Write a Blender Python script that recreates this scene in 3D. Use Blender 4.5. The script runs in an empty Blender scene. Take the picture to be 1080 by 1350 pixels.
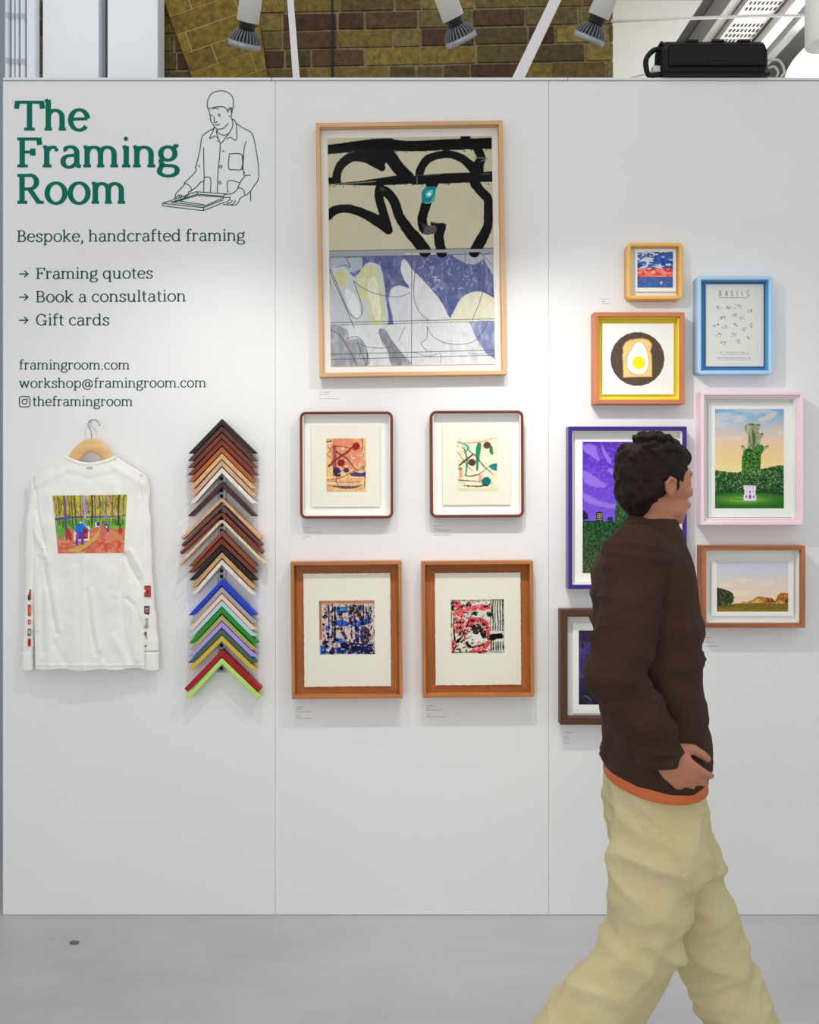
import bpy, bmesh, math, random
import numpy as np
from mathutils import Vector, Matrix
random.seed(7)
RNG = np.random.default_rng(11)
SC = bpy.context.scene
COL = SC.collection
PI = math.pi

# ------------------------------------------------------------------ place
# the display wall's front face is the plane y = 0, one panel is 1 m wide
CAMX, CAMY, CAMZ, FPX, PX0, PY0 = -0.0833, -3.2, 1.5694, 1152.0, 510.0, 642.0

def W(px, py, y=0.0):
    """photo measurement -> point of the place at depth y"""
    d = y - CAMY
    return Vector((CAMX + (px - PX0) * d / FPX, y, CAMZ + (PY0 - py) * d / FPX))

def mpp(y=0.0):
    return (y - CAMY) / FPX

# ------------------------------------------------------------------ tagging
def tag(o, label=None, cat=None, group=None, kind=None):
    if label: o['label'] = label
    if cat: o['category'] = cat
    if group: o['group'] = group
    if kind: o['kind'] = kind
    return o

def empty(name, loc, label, cat, group=None, rot=(0, 0, 0)):
    o = bpy.data.objects.new(name, None)
    COL.objects.link(o)
    o.location = loc
    o.rotation_euler = rot
    o.empty_display_size = 0.05
    return tag(o, label, cat, group)

def link(name, me, parent=None, mats=(), smooth=False):
    o = bpy.data.objects.new(name, me)
    COL.objects.link(o)
    for m in mats:
        me.materials.append(m)
    if smooth:
        me.polygons.foreach_set('use_smooth', [True] * len(me.polygons))
    if parent is not None:
        o.parent = parent
    return o

def obj(name, bm, mat, parent=None, smooth=False, loc=None):
    me = bpy.data.meshes.new(name)
    bmesh.ops.recalc_face_normals(bm, faces=bm.faces[:])
    bm.to_mesh(me)
    bm.free()
    mats = mat if isinstance(mat, (list, tuple)) else [mat]
    o = link(name, me, parent, mats, smooth)
    if loc is not None:
        o.location = loc
    return o

# ------------------------------------------------------------------ shape helpers
def add_box(bm, x0, x1, y0, y1, z0, z1, mi=0, bev=0.0, M=None):
    vs = [bm.verts.new((x, y, z)) for x in (x0, x1) for y in (y0, y1) for z in (z0, z1)]
    idx = [(0, 1, 3, 2), (4, 6, 7, 5), (0, 4, 5, 1), (2, 3, 7, 6), (0, 2, 6, 4), (1, 5, 7, 3)]
    fs = [bm.faces.new([vs[i] for i in q]) for q in idx]
    for f in fs: f.material_index = mi
    if M is not None:
        for v in vs: v.co = M @ v.co
    if bev > 0:
        es = list({e for f in fs for e in f.edges})
        r = bmesh.ops.bevel(bm, geom=es, offset=bev, segments=2, affect='EDGES', profile=0.5)
        for f in r['faces']: f.material_index = mi
    return vs

def bevel_all(bm, off, seg=2, ang=0.5):
    es = [e for e in bm.edges if len(e.link_faces) == 2 and e.calc_face_angle(0) > ang]
    bmesh.ops.bevel(bm, geom=es, offset=off, segments=seg, affect='EDGES', profile=0.5)

def frame_of(d):
    d = Vector(d).normalized()
    up = Vector((0, 0, 1)) if abs(d.z) < 0.95 else Vector((1, 0, 0))
    a = d.cross(up).normalized()
    b = d.cross(a).normalized()
    return a, b

def add_tube(bm, pts, r, seg=12, cap=True, mi=0):
    """tube along points; r a number or one per point"""
    pts = [Vector(p) for p in pts]
    n = len(pts)
    rs = r if isinstance(r, (list, tuple)) else [r] * n
    rings = []
    a = None
    for i, p in enumerate(pts):
        d = (pts[min(i + 1, n - 1)] - pts[max(i - 1, 0)])
        if d.length < 1e-9: d = Vector((0, 0, 1))
        d.normalize()
        if a is None:
            a, b = frame_of(d)
        else:
            a = (a - d * a.dot(d)).normalized()
            b = d.cross(a).normalized()
        ring = []
        for k in range(seg):
            t = 2 * PI * k / seg
            ring.append(bm.verts.new(p + (a * math.cos(t) + b * math.sin(t)) * rs[i]))
        rings.append(ring)
    for i in range(n - 1):
        for k in range(seg):
            f = bm.faces.new((rings[i][k], rings[i][(k + 1) % seg], rings[i + 1][(k + 1) % seg], rings[i + 1][k]))
            f.material_index = mi
    if cap:
        for ring in (rings[0], rings[-1]):
            f = bm.faces.new(ring); f.material_index = mi
    return rings

def loft(bm, rings, cap=True, mi=0):
    vr = [[bm.verts.new(p) for p in ring] for ring in rings]
    m = len(vr[0])
    for i in range(len(vr) - 1):
        for k in range(m):
            f = bm.faces.new((vr[i][k], vr[i][(k + 1) % m], vr[i + 1][(k + 1) % m], vr[i + 1][k]))
            f.material_index = mi
    if cap:
        bm.faces.new(vr[0]).material_index = mi
        bm.faces.new(vr[-1]).material_index = mi
    return vr

def catmull(pts, n=8, closed=False):
    pts = [tuple(p) for p in pts]
    if len(pts) < 3: return pts
    out = []
    m = len(pts)
    rng = range(m) if closed else range(m - 1)
    for i in rng:
        if closed:
            p0, p1, p2, p3 = pts[(i - 1) % m], pts[i], pts[(i + 1) % m], pts[(i + 2) % m]
        else:
            p0, p1, p2, p3 = pts[max(i - 1, 0)], pts[i], pts[i + 1], pts[min(i + 2, m - 1)]
        for k in range(n):
            t = k / n
            out.append(tuple(0.5 * (2 * b + (c - a) * t + (2 * a - 5 * b + 4 * c - d) * t * t + (-a + 3 * b - 3 * c + d) * t ** 3)
                             for a, b, c, d in zip(p0, p1, p2, p3)))
    if not closed: out.append(pts[-1])
    return out

# ------------------------------------------------------------------ materials
def lin(c):
    return tuple(((v / 255.0) / 12.92 if v <= 10.31 else (((v / 255.0) + 0.055) / 1.055) ** 2.4) for v in c)

def rgba(c): return lin(c) + (1.0,)

def newmat(name):
    m = bpy.data.materials.new(name)
    m.use_nodes = True
    nt = m.node_tree
    b = nt.nodes['Principled BSDF']
    return m, nt, b

def mix_col(nt, fac, c1, c2, blend='MIX'):
    n = nt.nodes.new('ShaderNodeMix'); n.data_type = 'RGBA'; n.blend_type = blend
    if isinstance(fac, (int, float)): n.inputs[0].default_value = fac
    else: nt.links.new(fac, n.inputs[0])
    for i, c in ((6, c1), (7, c2)):
        if isinstance(c, tuple): n.inputs[i].default_value = c
        else: nt.links.new(c, n.inputs[i])
    return n.outputs[2]

def noise(nt, scale, detail=4, vec=None, rough=0.55):
    n = nt.nodes.new('ShaderNodeTexNoise')
    n.inputs['Scale'].default_value = scale
    n.inputs['Detail'].default_value = detail
    n.inputs['Roughness'].default_value = rough
    if vec is not None: nt.links.new(vec, n.inputs['Vector'])
    return n.outputs['Fac']

def objvec(nt, scale=(1, 1, 1)):
    t = nt.nodes.new('ShaderNodeTexCoord')
    mp = nt.nodes.new('ShaderNodeMapping')
    mp.inputs['Scale'].default_value = scale
    nt.links.new(t.outputs['Object'], mp.inputs['Vector'])
    return mp.outputs['Vector']

def ramp(nt, fac, stops):
    r = nt.nodes.new('ShaderNodeValToRGB')
    nt.links.new(fac, r.inputs[0])
    e = r.color_ramp.elements
    e[0].position, e[0].color = stops[0]
    e[1].position, e[1].color = stops[-1]
    for p, c in stops[1:-1]:
        k = e.new(p); k.color = c
    return r.outputs[0]

def bump(nt, b, fac, strength=0.2, dist=0.001):
    n = nt.nodes.new('ShaderNodeBump')
    n.inputs['Strength'].default_value = strength
    n.inputs['Distance'].default_value = dist
    nt.links.new(fac, n.inputs['Height'])
    nt.links.new(n.outputs[0], b.inputs['Normal'])

def plain(name, c, rough=0.5, metal=0.0, var=0.06, scale=30, bumpy=0.0, spec=0.5):
    m, nt, b = newmat(name)
    v = objvec(nt)
    f = noise(nt, scale, 4, v)
    c1 = tuple(min(1, x * (1 - var)) for x in lin(c)) + (1,)
    c2 = tuple(min(1, x * (1 + var)) for x in lin(c)) + (1,)
    nt.links.new(mix_col(nt, f, c1, c2), b.inputs['Base Color'])
    b.inputs['Roughness'].default_value = rough
    b.inputs['Metallic'].default_value = metal
    b.inputs['Specular IOR Level'].default_value = spec
    if bumpy: bump(nt, b, noise(nt, scale * 8, 3, v), bumpy, 0.001)
    return m

def wood(name, c, dark=0.65, light=1.15, grain=60, axis='z', rough=0.45, contrast=1.0):
    m, nt, b = newmat(name)
    s = {'z': (1, 1, 0.06), 'x': (0.06, 1, 1), 'd': (1, 1, 1)}[axis]
    v = objvec(nt, s)
    f = noise(nt, grain, 6, v, 0.65)
    f2 = noise(nt, grain * 5, 3, v, 0.7)
    cd = tuple(x * dark for x in lin(c)) + (1,)
    cl = tuple(min(1, x * light) for x in lin(c)) + (1,)
    base = ramp(nt, f, [(0.35, cd), (0.65, cl)])
    fine = mix_col(nt, f2, (0.82, 0.82, 0.82, 1), (1.08, 1.08, 1.08, 1))
    out = mix_col(nt, 1.0, base, fine, 'MULTIPLY')
    nt.links.new(out, b.inputs['Base Color'])
    b.inputs['Roughness'].default_value = rough
    b.inputs['Specular IOR Level'].default_value = 0.28
    bump(nt, b, f2, 0.15, 0.0006)
    return m

def woodpair(name, c, **k):
    """grain up the stiles, grain along the rails"""
    return [wood(name + '_upright', c, axis='z', **k), wood(name + '_across', c, axis='x', **k)]

def emis(name, c, s):
    m, nt, b = newmat(name)
    b.inputs['Base Color'].default_value = (0.8, 0.8, 0.8, 1)
    b.inputs['Emission Color'].default_value = tuple(c) + (1,)
    b.inputs['Emission Strength'].default_value = s
    return m

def wall_paint(name, c, var=0.02, bmp=0.12):
    m, nt, b = newmat(name)
    v = objvec(nt)
    big = noise(nt, 2.2, 3, v)
    c1 = tuple(x * (1 - var) for x in lin(c)) + (1,)
    c2 = tuple(min(1, x * (1 + var)) for x in lin(c)) + (1,)
    nt.links.new(mix_col(nt, big, c1, c2), b.inputs['Base Color'])
    b.inputs['Roughness'].default_value = 0.62
    b.inputs['Specular IOR Level'].default_value = 0.3
    bump(nt, b, noise(nt, 260, 4, v), bmp, 0.0012)
    return m

PRINT = None
def print_mat():
    """ink and paint colours carried by the print's own mesh"""
    global PRINT
    if PRINT is None:
        m, nt, b = newmat('printed_ink')
        a = nt.nodes.new('ShaderNodeAttribute'); a.attribute_name = 'ink'
        v = objvec(nt)
        f = noise(nt, 900, 2, v)
        g = mix_col(nt, f, (0.96, 0.96, 0.96, 1), (1.03, 1.03, 1.03, 1))
        nt.links.new(mix_col(nt, 1.0, a.outputs['Color'], g, 'MULTIPLY'), b.inputs['Base Color'])
        b.inputs['Roughness'].default_value = 0.7
        b.inputs['Specular IOR Level'].default_value = 0.08
        PRINT = m
    return PRINT

# ------------------------------------------------------------------ painter: brush marks worked out on a grid of mesh points
def vnoise(h, w, cell, rng, octaves=3, aspect=(1, 1)):
    out = np.zeros((h, w)); amp = 1.0; tot = 0
    for o in range(octaves):
        cy = max(1.0, cell * aspect[1] / 2 ** o); cx = max(1.0, cell * aspect[0] / 2 ** o)
        gh, gw = int(h / cy) + 3, int(w / cx) + 3
        g = rng.random((gh, gw))
        yy = np.arange(h) / cy; xx = np.arange(w) / cx
        iy = yy.astype(int); ix = xx.astype(int)
        fy = (yy - iy)[:, None]; fx = (xx - ix)[None, :]
        fy = fy * fy * (3 - 2 * fy); fx = fx * fx * (3 - 2 * fx)
        a = g[iy][:, ix]; b = g[iy][:, ix + 1]; c = g[iy + 1][:, ix]; d = g[iy + 1][:, ix + 1]
        out += amp * ((a * (1 - fx) + b * fx) * (1 - fy) + (c * (1 - fx) + d * fx) * fy)
        tot += amp; amp *= 0.5
    return out / tot

class Cv:
    """canvas over the rectangle x0..x1, y0..y1 (y down) with res points per unit"""
    def __init__(s, x0, y0, x1, y1, res, base, seed=1, shear=0.0):
        s.x0, s.y0, s.x1, s.y1, s.res, s.shear = x0, y0, x1, y1, res, shear
        s.w = int(round((x1 - x0) * res)) + 1
        s.h = int(round((y1 - y0) * res)) + 1
        s.rng = np.random.default_rng(seed)
        s.a = np.zeros((s.h, s.w, 3)); s.a[:] = np.array(base, float)
        s.Y, s.X = np.mgrid[0:s.h, 0:s.w].astype(float)
        s.nz = vnoise(s.h, s.w, 6, s.rng, 3) - 0.5
        s.nf = vnoise(s.h, s.w, 2.2, s.rng, 1) - 0.5
    def P(s, x, y):
        return ((x - s.shear * (y - s.y0) - s.x0) * s.res, (y - s.y0) * s.res)
    def blend(s, m, c, sl=None):
        c = np.array(c, float)
        if sl is None:
            s.a += m[..., None] * (c - s.a)
        else:
            s.a[sl] += m[..., None] * (c - s.a[sl])
    def stroke(s, pts, wd, c, al=1.0, rough=0.0, smooth=True, dry=0.0):
        """wd in source units, a number or one per point"""
        ws = list(wd) if isinstance(wd, (list, tuple)) else [wd] * len(pts)
        q = [(x, y, v) for (x, y), v in zip(pts, ws)]
        if smooth and len(q) > 2: q = catmull(q, 6)
        q = [s.P(x, y) + (max(v, 0.02) * s.res / 2,) for x, y, v in q]
        mr = max(v for _, _, v in q) + rough * s.res + 2
        xa = max(0, int(min(p[0] for p in q) - mr)); xb = min(s.w, int(max(p[0] for p in q) + mr) + 1)
        ya = max(0, int(min(p[1] for p in q) - mr)); yb = min(s.h, int(max(p[1] for p in q) + mr) + 1)
        if xb <= xa or yb <= ya: return
        sl = (slice(ya, yb), slice(xa, xb))
        X, Y = s.X[sl], s.Y[sl]
        D = np.full(X.shape, 1e9)
        for (ax, ay, ar), (bx, by, br) in zip(q[:-1], q[1:]):
            dx, dy = bx - ax, by - ay
            L = dx * dx + dy * dy + 1e-9
            t = np.clip(((X - ax) * dx + (Y - ay) * dy) / L, 0, 1)
            d = np.hypot(X - ax - t * dx, Y - ay - t * dy) - (ar + t * (br - ar))
            D = np.minimum(D, d)
        D = D + (s.nz[sl] * 2 * rough * s.res if rough else 0)
        m = np.clip(0.5 - D, 0, 1)
        if dry: m = m * (1 - dry * np.clip(s.nf[sl] * 4 + 0.5, 0, 1))
        s.blend(m * al, c, sl)
    def poly(s, pts, c, al=1.0, rough=0.0, smooth=False, dry=0.0):
        q = catmull(pts, 6, True) if smooth else pts
        q = [s.P(*p) for p in q]
        inside = np.zeros(s.X.shape, bool)
        D = np.full(s.X.shape, 1e9)
        n = len(q)
        for i in range(n):
            (ax, ay), (bx, by) = q[i], q[(i + 1) % n]
            if ay != by:
                c1 = (s.Y >= min(ay, by)) & (s.Y < max(ay, by))
                xi = ax + (s.Y - ay) * (bx - ax) / (by - ay)
                inside ^= c1 & (s.X < xi)
            dx, dy = bx - ax, by - ay
            t = np.clip(((s.X - ax) * dx + (s.Y - ay) * dy) / (dx * dx + dy * dy + 1e-9), 0, 1)
            D = np.minimum(D, np.hypot(s.X - ax - t * dx, s.Y - ay - t * dy))
        D = np.where(inside, -D, D) + s.nz * 2 * rough * s.res
        m = np.clip(0.5 - D, 0, 1)
        if dry: m = m * (1 - dry * np.clip(s.nf * 4 + 0.5, 0, 1))
        s.blend(m * al, c)
        return m
    def ell(s, cx, cy, rx, ry, c, al=1.0, rough=0.0):
        n = 22
        s.poly([(cx + rx * math.cos(2 * PI * k / n), cy + ry * math.sin(2 * PI * k / n)) for k in range(n)], c, al, rough)
    def rect(s, x0, y0, x1, y1, c, al=1.0, rough=0.0):
        s.poly([(x0, y0), (x1, y0), (x1, y1), (x0, y1)], c, al, rough)
    def grad(s, stops):
        """vertical run of colours over the canvas, stops (y, colour)"""
        ys = s.Y[:, 0] / s.res + s.y0
        for k in range(3):
            s.a[..., k] = np.interp(ys, [p for p, _ in stops], [c[k] for _, c in stops])[:, None]
    def mottle(s, amt, cell=6, mask=None, aspect=(1, 1), octaves=3):
        n = (vnoise(s.h, s.w, cell, s.rng, octaves, aspect) - 0.5) * 2 * amt
        if mask is not None: n = n * mask
        s.a += n[..., None]
    def patches(s, c, cell, thr, al=1.0, mask=None, soft=0.06, aspect=(1, 1), octaves=3):
        n = vnoise(s.h, s.w, cell, s.rng, octaves, aspect)
        m = np.clip((n - thr) / soft, 0, 1) * al
        if mask is not None: m = m * mask
        s.blend(m, c)
    def grid_colors(s):
        c = np.clip(s.a, 0, 255) / 255.0
        return np.where(c <= 0.04045, c / 12.92, ((c + 0.055) / 1.055) ** 2.4)
    def mesh(s, name, parent, width, height, cx, cz, y, fn=None, mats=None):
        """sheet of ink at depth y, centred cx, cz in the parent's space"""
        u = np.linspace(-0.5, 0.5, s.w); v = np.linspace(0.5, -0.5, s.h)
        X, Z = np.meshgrid(cx + u * width, cz + v * height)
        Yv = np.full_like(X, y)
        if fn is not None: X, Yv, Z = fn(X, Yv, Z)
        co = np.stack([X, Yv, Z], -1).reshape(-1, 3)
        i = np.arange(s.h * s.w).reshape(s.h, s.w)
        f = np.stack([i[:-1, :-1], i[1:, :-1], i[1:, 1:], i[:-1, 1:]], -1).reshape(-1, 4)
        return grid_object(name, co, f, parent, mats or [print_mat()], s.grid_colors().reshape(-1, 3))

def grid_object(name, co, f, parent, mats, cols=None, smooth=False):
    me = bpy.data.meshes.new(name)
    me.vertices.add(len(co)); me.vertices.foreach_set('co', co.astype(np.float32).ravel())
    me.loops.add(f.size); me.loops.foreach_set('vertex_index', f.astype(np.int32).ravel())
    me.polygons.add(len(f))
    me.polygons.foreach_set('loop_start', np.arange(0, f.size, f.shape[1], dtype=np.int32))
    me.update(calc_edges=True)
    if cols is not None:
        at = me.color_attributes.new('ink', 'FLOAT_COLOR', 'POINT')
        at.data.foreach_set('color', np.concatenate([cols, np.ones((len(cols), 1))], 1).astype(np.float32).ravel())
    return link(name, me, parent, mats, smooth)
# ================================================================== camera, world
cam = bpy.data.cameras.new('camera')
camo = bpy.data.objects.new('camera', cam); COL.objects.link(camo)
camo.location = (CAMX, CAMY, CAMZ); camo.rotation_euler = (PI / 2, 0, 0)
cam.sensor_fit = 'VERTICAL'; cam.sensor_height = 24.0; cam.sensor_width = 24.0
cam.lens = 24.0 * FPX / 1350.0
cam.shift_x = (540 - PX0) / 1350.0
cam.shift_y = -(675 - PY0) / 1350.0
cam.clip_start = 0.05
SC.camera = camo
SC.view_settings.view_transform = 'Standard'
SC.view_settings.look = 'None'
SC.view_settings.gamma = 1.0
SC.view_settings.exposure = 0.20
SC.view_settings.use_curve_mapping = False

wd = bpy.data.worlds.new('hall_daylight'); SC.world = wd
wd.use_nodes = True
bg = wd.node_tree.nodes['Background']
bg.inputs[0].default_value = (0.97, 0.985, 1.0, 1)
bg.inputs[1].default_value = 0.61

# ================================================================== setting
M_panel = wall_paint('white_emulsion', (232, 232, 231))
M_trimw = wall_paint('white_gloss_trim', (226, 227, 228), 0.01, 0.04)
M_white = plain('white_board', (248, 250, 253), 0.5, var=0.02, scale=3)
M_plaster = wall_paint('cream_white_plaster', (206, 205, 198), 0.03, 0.2)

def structure(name, bm, mat, **k):
    return tag(obj(name, bm, mat, **k), kind='structure')

# floor: painted concrete with dust, scuffs and specks
def floor_mat():
    m, nt, b = newmat('grey_painted_concrete')
    v = objvec(nt)
    big = noise(nt, 1.3, 5, v)
    base = ramp(nt, big, [(0.35, rgba((174, 175, 176))), (0.5, rgba((182, 183, 184))), (0.68, rgba((190, 190, 190)))])
    vs = objvec(nt, (0.5, 3.5, 1))
    streak = noise(nt, 3.0, 5, vs, 0.6)
    c = mix_col(nt, 1.0, base, ramp(nt, streak, [(0.35, (0.93, 0.935, 0.94, 1)), (0.65, (1.0, 1.0, 1.0, 1))]), 'MULTIPLY')
    sp = noise(nt, 55, 2, v, 0.5)
    c = mix_col(nt, ramp(nt, sp, [(0.765, (0, 0, 0, 1)), (0.79, (0.75, 0.75, 0.75, 1))]), c, rgba((70, 70, 66)))
    sp2 = noise(nt, 22, 2, v, 0.5)
    c = mix_col(nt, ramp(nt, sp2, [(0.73, (0, 0, 0, 1)), (0.8, (0.25, 0.25, 0.25, 1))]), c, rgba((120, 120, 116)))
    nt.links.new(c, b.inputs['Base Color'])
    nt.links.new(ramp(nt, big, [(0.3, (0.36, 0.36, 0.36, 1)), (0.7, (0.5, 0.5, 0.5, 1))]), b.inputs['Roughness'])
    b.inputs['Specular IOR Level'].default_value = 0.35
    bump(nt, b, noise(nt, 14, 5, v), 0.15, 0.003)
    return m
bm = bmesh.new(); add_box(bm, -5, 6, -5.5, 3.6, -0.12, 0)
floor = structure('floor', bm, floor_mat())

# the display wall: four white panels standing side by side with hairline joints
seams = [W(3.5, 0).x, W(363, 0).x, W(723.5, 0).x, W(1083, 0).x, W(1443, 0).x]
PTOP = W(0, 107).z
names = ['wall_left', 'wall_centre', 'wall_right', 'wall_far_right']
for k in range(4):
    bm = bmesh.new()
    add_box(bm, seams[k] + 0.0007, seams[k + 1] - 0.0007, 0, 0.05, 0.004, PTOP, bev=0.0008)
    structure(names[k], bm, M_panel)
bm = bmesh.new()
add_box(bm, seams[0], seams[4], 0.003, 0.052, 0.0, PTOP - 0.01)      # filler strip seen as a fine line in the joints
structure('trim_joint_filler', bm, plain('joint_filler', (205, 205, 203), 0.8))
bm = bmesh.new()
x0 = seams[0]
for x1 in (W(358, 0).x, W(748, 0).x, seams[4]):
    add_box(bm, x0 + 0.002, x1, -0.004, 0.07, PTOP + 0.002, PTOP + 0.012, bev=0.002)
    x0 = x1
structure('trim_wall_cap', bm, M_trimw)
bm = bmesh.new()
add_box(bm, seams[0], seams[4], 0.002, 0.05, PTOP, PTOP + 0.002)
structure('trim_cap_shadow_gap', bm, plain('dark_gap', (60, 60, 60), 0.9))

# ---------------- old brick wall behind, each brick its own block in the wall's mesh
YB = 0.45
SB = 1152.0 / (YB - CAMY)
def brick_mat(name, mort=False):
    m, nt, b = newmat(name)
    v = objvec(nt)
    f = noise(nt, 38, 6, v, 0.7); f2 = noise(nt, 150, 4, v, 0.7)
    if mort:
        c = ramp(nt, f, [(0.3, rgba((112, 96, 62))), (0.7, rgba((168, 152, 112)))])
    else:
        a = nt.nodes.new('ShaderNodeAttribute'); a.attribute_name = 'ink'
        c = mix_col(nt, 1.0, a.outputs['Color'], ramp(nt, f, [(0.32, (0.40, 0.40, 0.38, 1)), (0.5, (0.85, 0.84, 0.80, 1)), (0.68, (1.35, 1.3, 1.05, 1))]), 'MULTIPLY')
        c = mix_col(nt, ramp(nt, f2, [(0.62, (0, 0, 0, 1)), (0.72, (0.8, 0.8, 0.8, 1))]), c, rgba((50, 40, 22)))
    nt.links.new(c, b.inputs['Base Color'])
    b.inputs['Roughness'].default_value = 0.9
    bump(nt, b, f, 0.7, 0.006)
    return m
M_brick = brick_mat('london_stock_brick'); M_mortar = brick_mat('lime_mortar', True)
BR = [(132, 112, 52), (138, 116, 50), (118, 102, 54), (110, 90, 46), (92, 68, 42), (78, 52, 36), (120, 106, 62), (136, 118, 60), (104, 94, 56), (98, 86, 46), (86, 74, 44)]

def clip_poly(poly, clip):
    """convex clip, both counter-clockwise in x, z"""
    out = poly
    n = len(clip)
    for i in range(n):
        a, b2 = clip[i], clip[(i + 1) % n]
        ed = lambda p: (b2[0] - a[0]) * (p[1] - a[1]) - (b2[1] - a[1]) * (p[0] - a[0])
        src, out = out, []
        for j in range(len(src)):
            p, q = src[j], src[(j + 1) % len(src)]
            dp, dq = ed(p), ed(q)
            if dp >= 0: out.append(p)
            if dp * dq < 0:
                t = dp / (dp - dq)
                out.append((p[0] + (q[0] - p[0]) * t, p[1] + (q[1] - p[1]) * t))
        if len(out) < 3: return None
    return out

def bricks(name, clip, yf, origin, ang, bw, bh, joint, cols, seed, mortar_back, mm=None):
    rng = random.Random(seed)
    bm = bmesh.new()
    lay = bm.verts.layers.float_color.new('ink')
    ca, sa = math.cos(ang), math.sin(ang)
    R = 60
    for r in range(-R, R):
        off = rng.choice([0, 0.5, 0.25]) * bw if r % 2 else rng.uniform(-0.05, 0.05) * bw
        x = -14 * bw + off
        while x < 14 * bw:
            w = bw * (0.5 if rng.random() < 0.3 else 1.0) * rng.uniform(0.97, 1.02)
            j = joint / 2
            z0 = r * bh
            q = [(x + j, z0 + j), (x + w - j, z0 + j), (x + w - j, z0 + bh - j), (x + j, z0 + bh - j)]
            jt = [(rng.uniform(-.15, .15) * joint, rng.uniform(-.15, .15) * joint) for _ in q]
            q = [(a + c, b2 + d) for (a, b2), (c, d) in zip(q, jt)]
            q = [(origin[0] + a * ca - b2 * sa, origin[1] + a * sa + b2 * ca) for a, b2 in q]
            q = clip_poly(q, clip)
            x += w
            c = lin(rng.choice(cols)); k = rng.uniform(0.85, 1.15)
            if not q: continue
            d = rng.uniform(0, 0.004)
            fr = [bm.verts.new((a, yf - d, b2)) for a, b2 in q]
            bk = [bm.verts.new((a, yf + 0.03, b2)) for a, b2 in q]
            for v_ in fr + bk: v_[lay] = (c[0] * k, c[1] * k, c[2] * k, 1)
            bm.faces.new(fr)
            n = len(fr)
            for i in range(n):
                bm.faces.new((fr[i], bk[i], bk[(i + 1) % n], fr[(i + 1) % n]))
    # mortar bed behind, closed towards the back
    xs = [p[0] for p in clip]; zs = [p[1] for p in clip]
    f1 = [bm.verts.new((a, yf + (0.006 if joint > .006 else 0.0012), b2)) for a, b2 in clip]
    f2 = [bm.verts.new((a, yf + mortar_back, b2)) for a, b2 in clip]
    fs = [bm.faces.new(f1), bm.faces.new(f2)]
    n = len(clip)
    for i in range(n):
        fs.append(bm.faces.new((f1[i], f2[i], f2[(i + 1) % n], f1[(i + 1) % n])))
    for f in fs: f.material_index = 1
    return structure(name, bm, [M_brick, mm or M_mortar])

zt, zb = 4.3, 2.7
p = lambda px, py: (W(px, py, YB).x, W(px, py, YB).z)
XR = W(808, 0, YB).x
bricks('wall_back', [(-1.585, zb), (XR, zb), (XR, zt), (-1.585, zt)], YB, p(560, 110), 0.022, 0.228, 0.0765, 0.0115, BR, 5, 0.3)
# skewed arch of fine gauged brick springing past the left half
a0, a1, a2, a3 = p(262, 125), p(357, 125), p(326, -70), p(190, -70)
bricks('wall_back_arch', [a0, a1, a2, a3], YB - 0.022, p(250, 100), math.radians(19), 0.30, 0.083, 0.004,
       [(142, 118, 46), (136, 112, 42), (146, 122, 50), (130, 108, 44)], 9, 0.02, mm=plain('pale_fine_mortar', (196, 180, 130), 0.9))
# plain lower part of the old wall, behind the display panels
bm = bmesh.new(); add_box(bm, -1.585, XR, YB + 0.02, YB + 0.3, 0, zb)
structure('wall_back_base', bm, M_mortar)

# ---------------- white boards and pipework at the left
def board(name, px0, px1, y, d, z1=4.25, mat=None):
    bm = bmesh.new()
    add_box(bm, W(px0, 0, y).x, W(px1, 0, y).x, y, y + d, 0, z1, bev=0.004)
    return structure(name, bm, mat or M_white)
board('trim_boxing_left', 56, 130, 0.30, 0.10)
board('trim_strip', 130.5, 138.5, 0.345, 0.05, mat=plain('blue_grey_strip', (150, 166, 176), 0.5))
board('trim_boxing_right', 141.5, 208, 0.30, 0.107)
bm = bmesh.new(); add_box(bm, -4.4, -1.59, 0.48, 0.6, 0, 4.3)
structure('wall_left_back', bm, plain('grey_blue_wall', (150, 158, 166), 0.8, var=0.08, scale=2))

M_pipe = plain('white_painted_conduit', (238, 243, 248), 0.4, var=0.02)
M_clip = plain('grey_white_clip', (190, 198, 206), 0.4)
def pipe(px, rpx, y, label):
    t = empty('conduit_pipe', (W(px, 0, y).x, y, 0), label, 'pipe', 'white conduits at the top left')
    bm = bmesh.new(); r = rpx * mpp(y)
    add_tube(bm, [(0, 0, 0.0), (0, 0, 4.2)], r, 20)
    obj('pipe', bm, M_pipe, t, True)
    for py in (21, 81):
        bm = bmesh.new(); z = W(0, py + px * 0.05, y).z
        add_tube(bm, [(0, 0, z - 0.011), (0, 0, z + 0.011)], r * 1.12, 20)
        add_box(bm, -r * 1.1, r * 1.1, 0, r * 1.6, z - 0.011, z + 0.011)
        obj('clamp', bm, M_clip, t)
    return t
pipe(10.5, 3.6, 0.30, 'thick white conduit pipe nearest the left edge of the photo')
pipe(17.5, 1.9, 0.27, 'thin white conduit pipe just right of the thick leftmost conduit')
pipe(23.0, 2.3, 0.27, 'middle white conduit pipe of the bunch left of the white boxing')
pipe(30.5, 3.3, 0.27, 'thick white conduit pipe beside the square white trunking')
t = tag(obj('cable_trunking', (lambda b_: (add_box(b_, W(35, 0, .26).x, W(46, 0, .26).x, .26, .31, 0, 4.2, bev=.003), b_)[1])(bmesh.new()), M_pipe),
        'square white cable trunking running up between pipes and white boxing', 'trunking')

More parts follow.
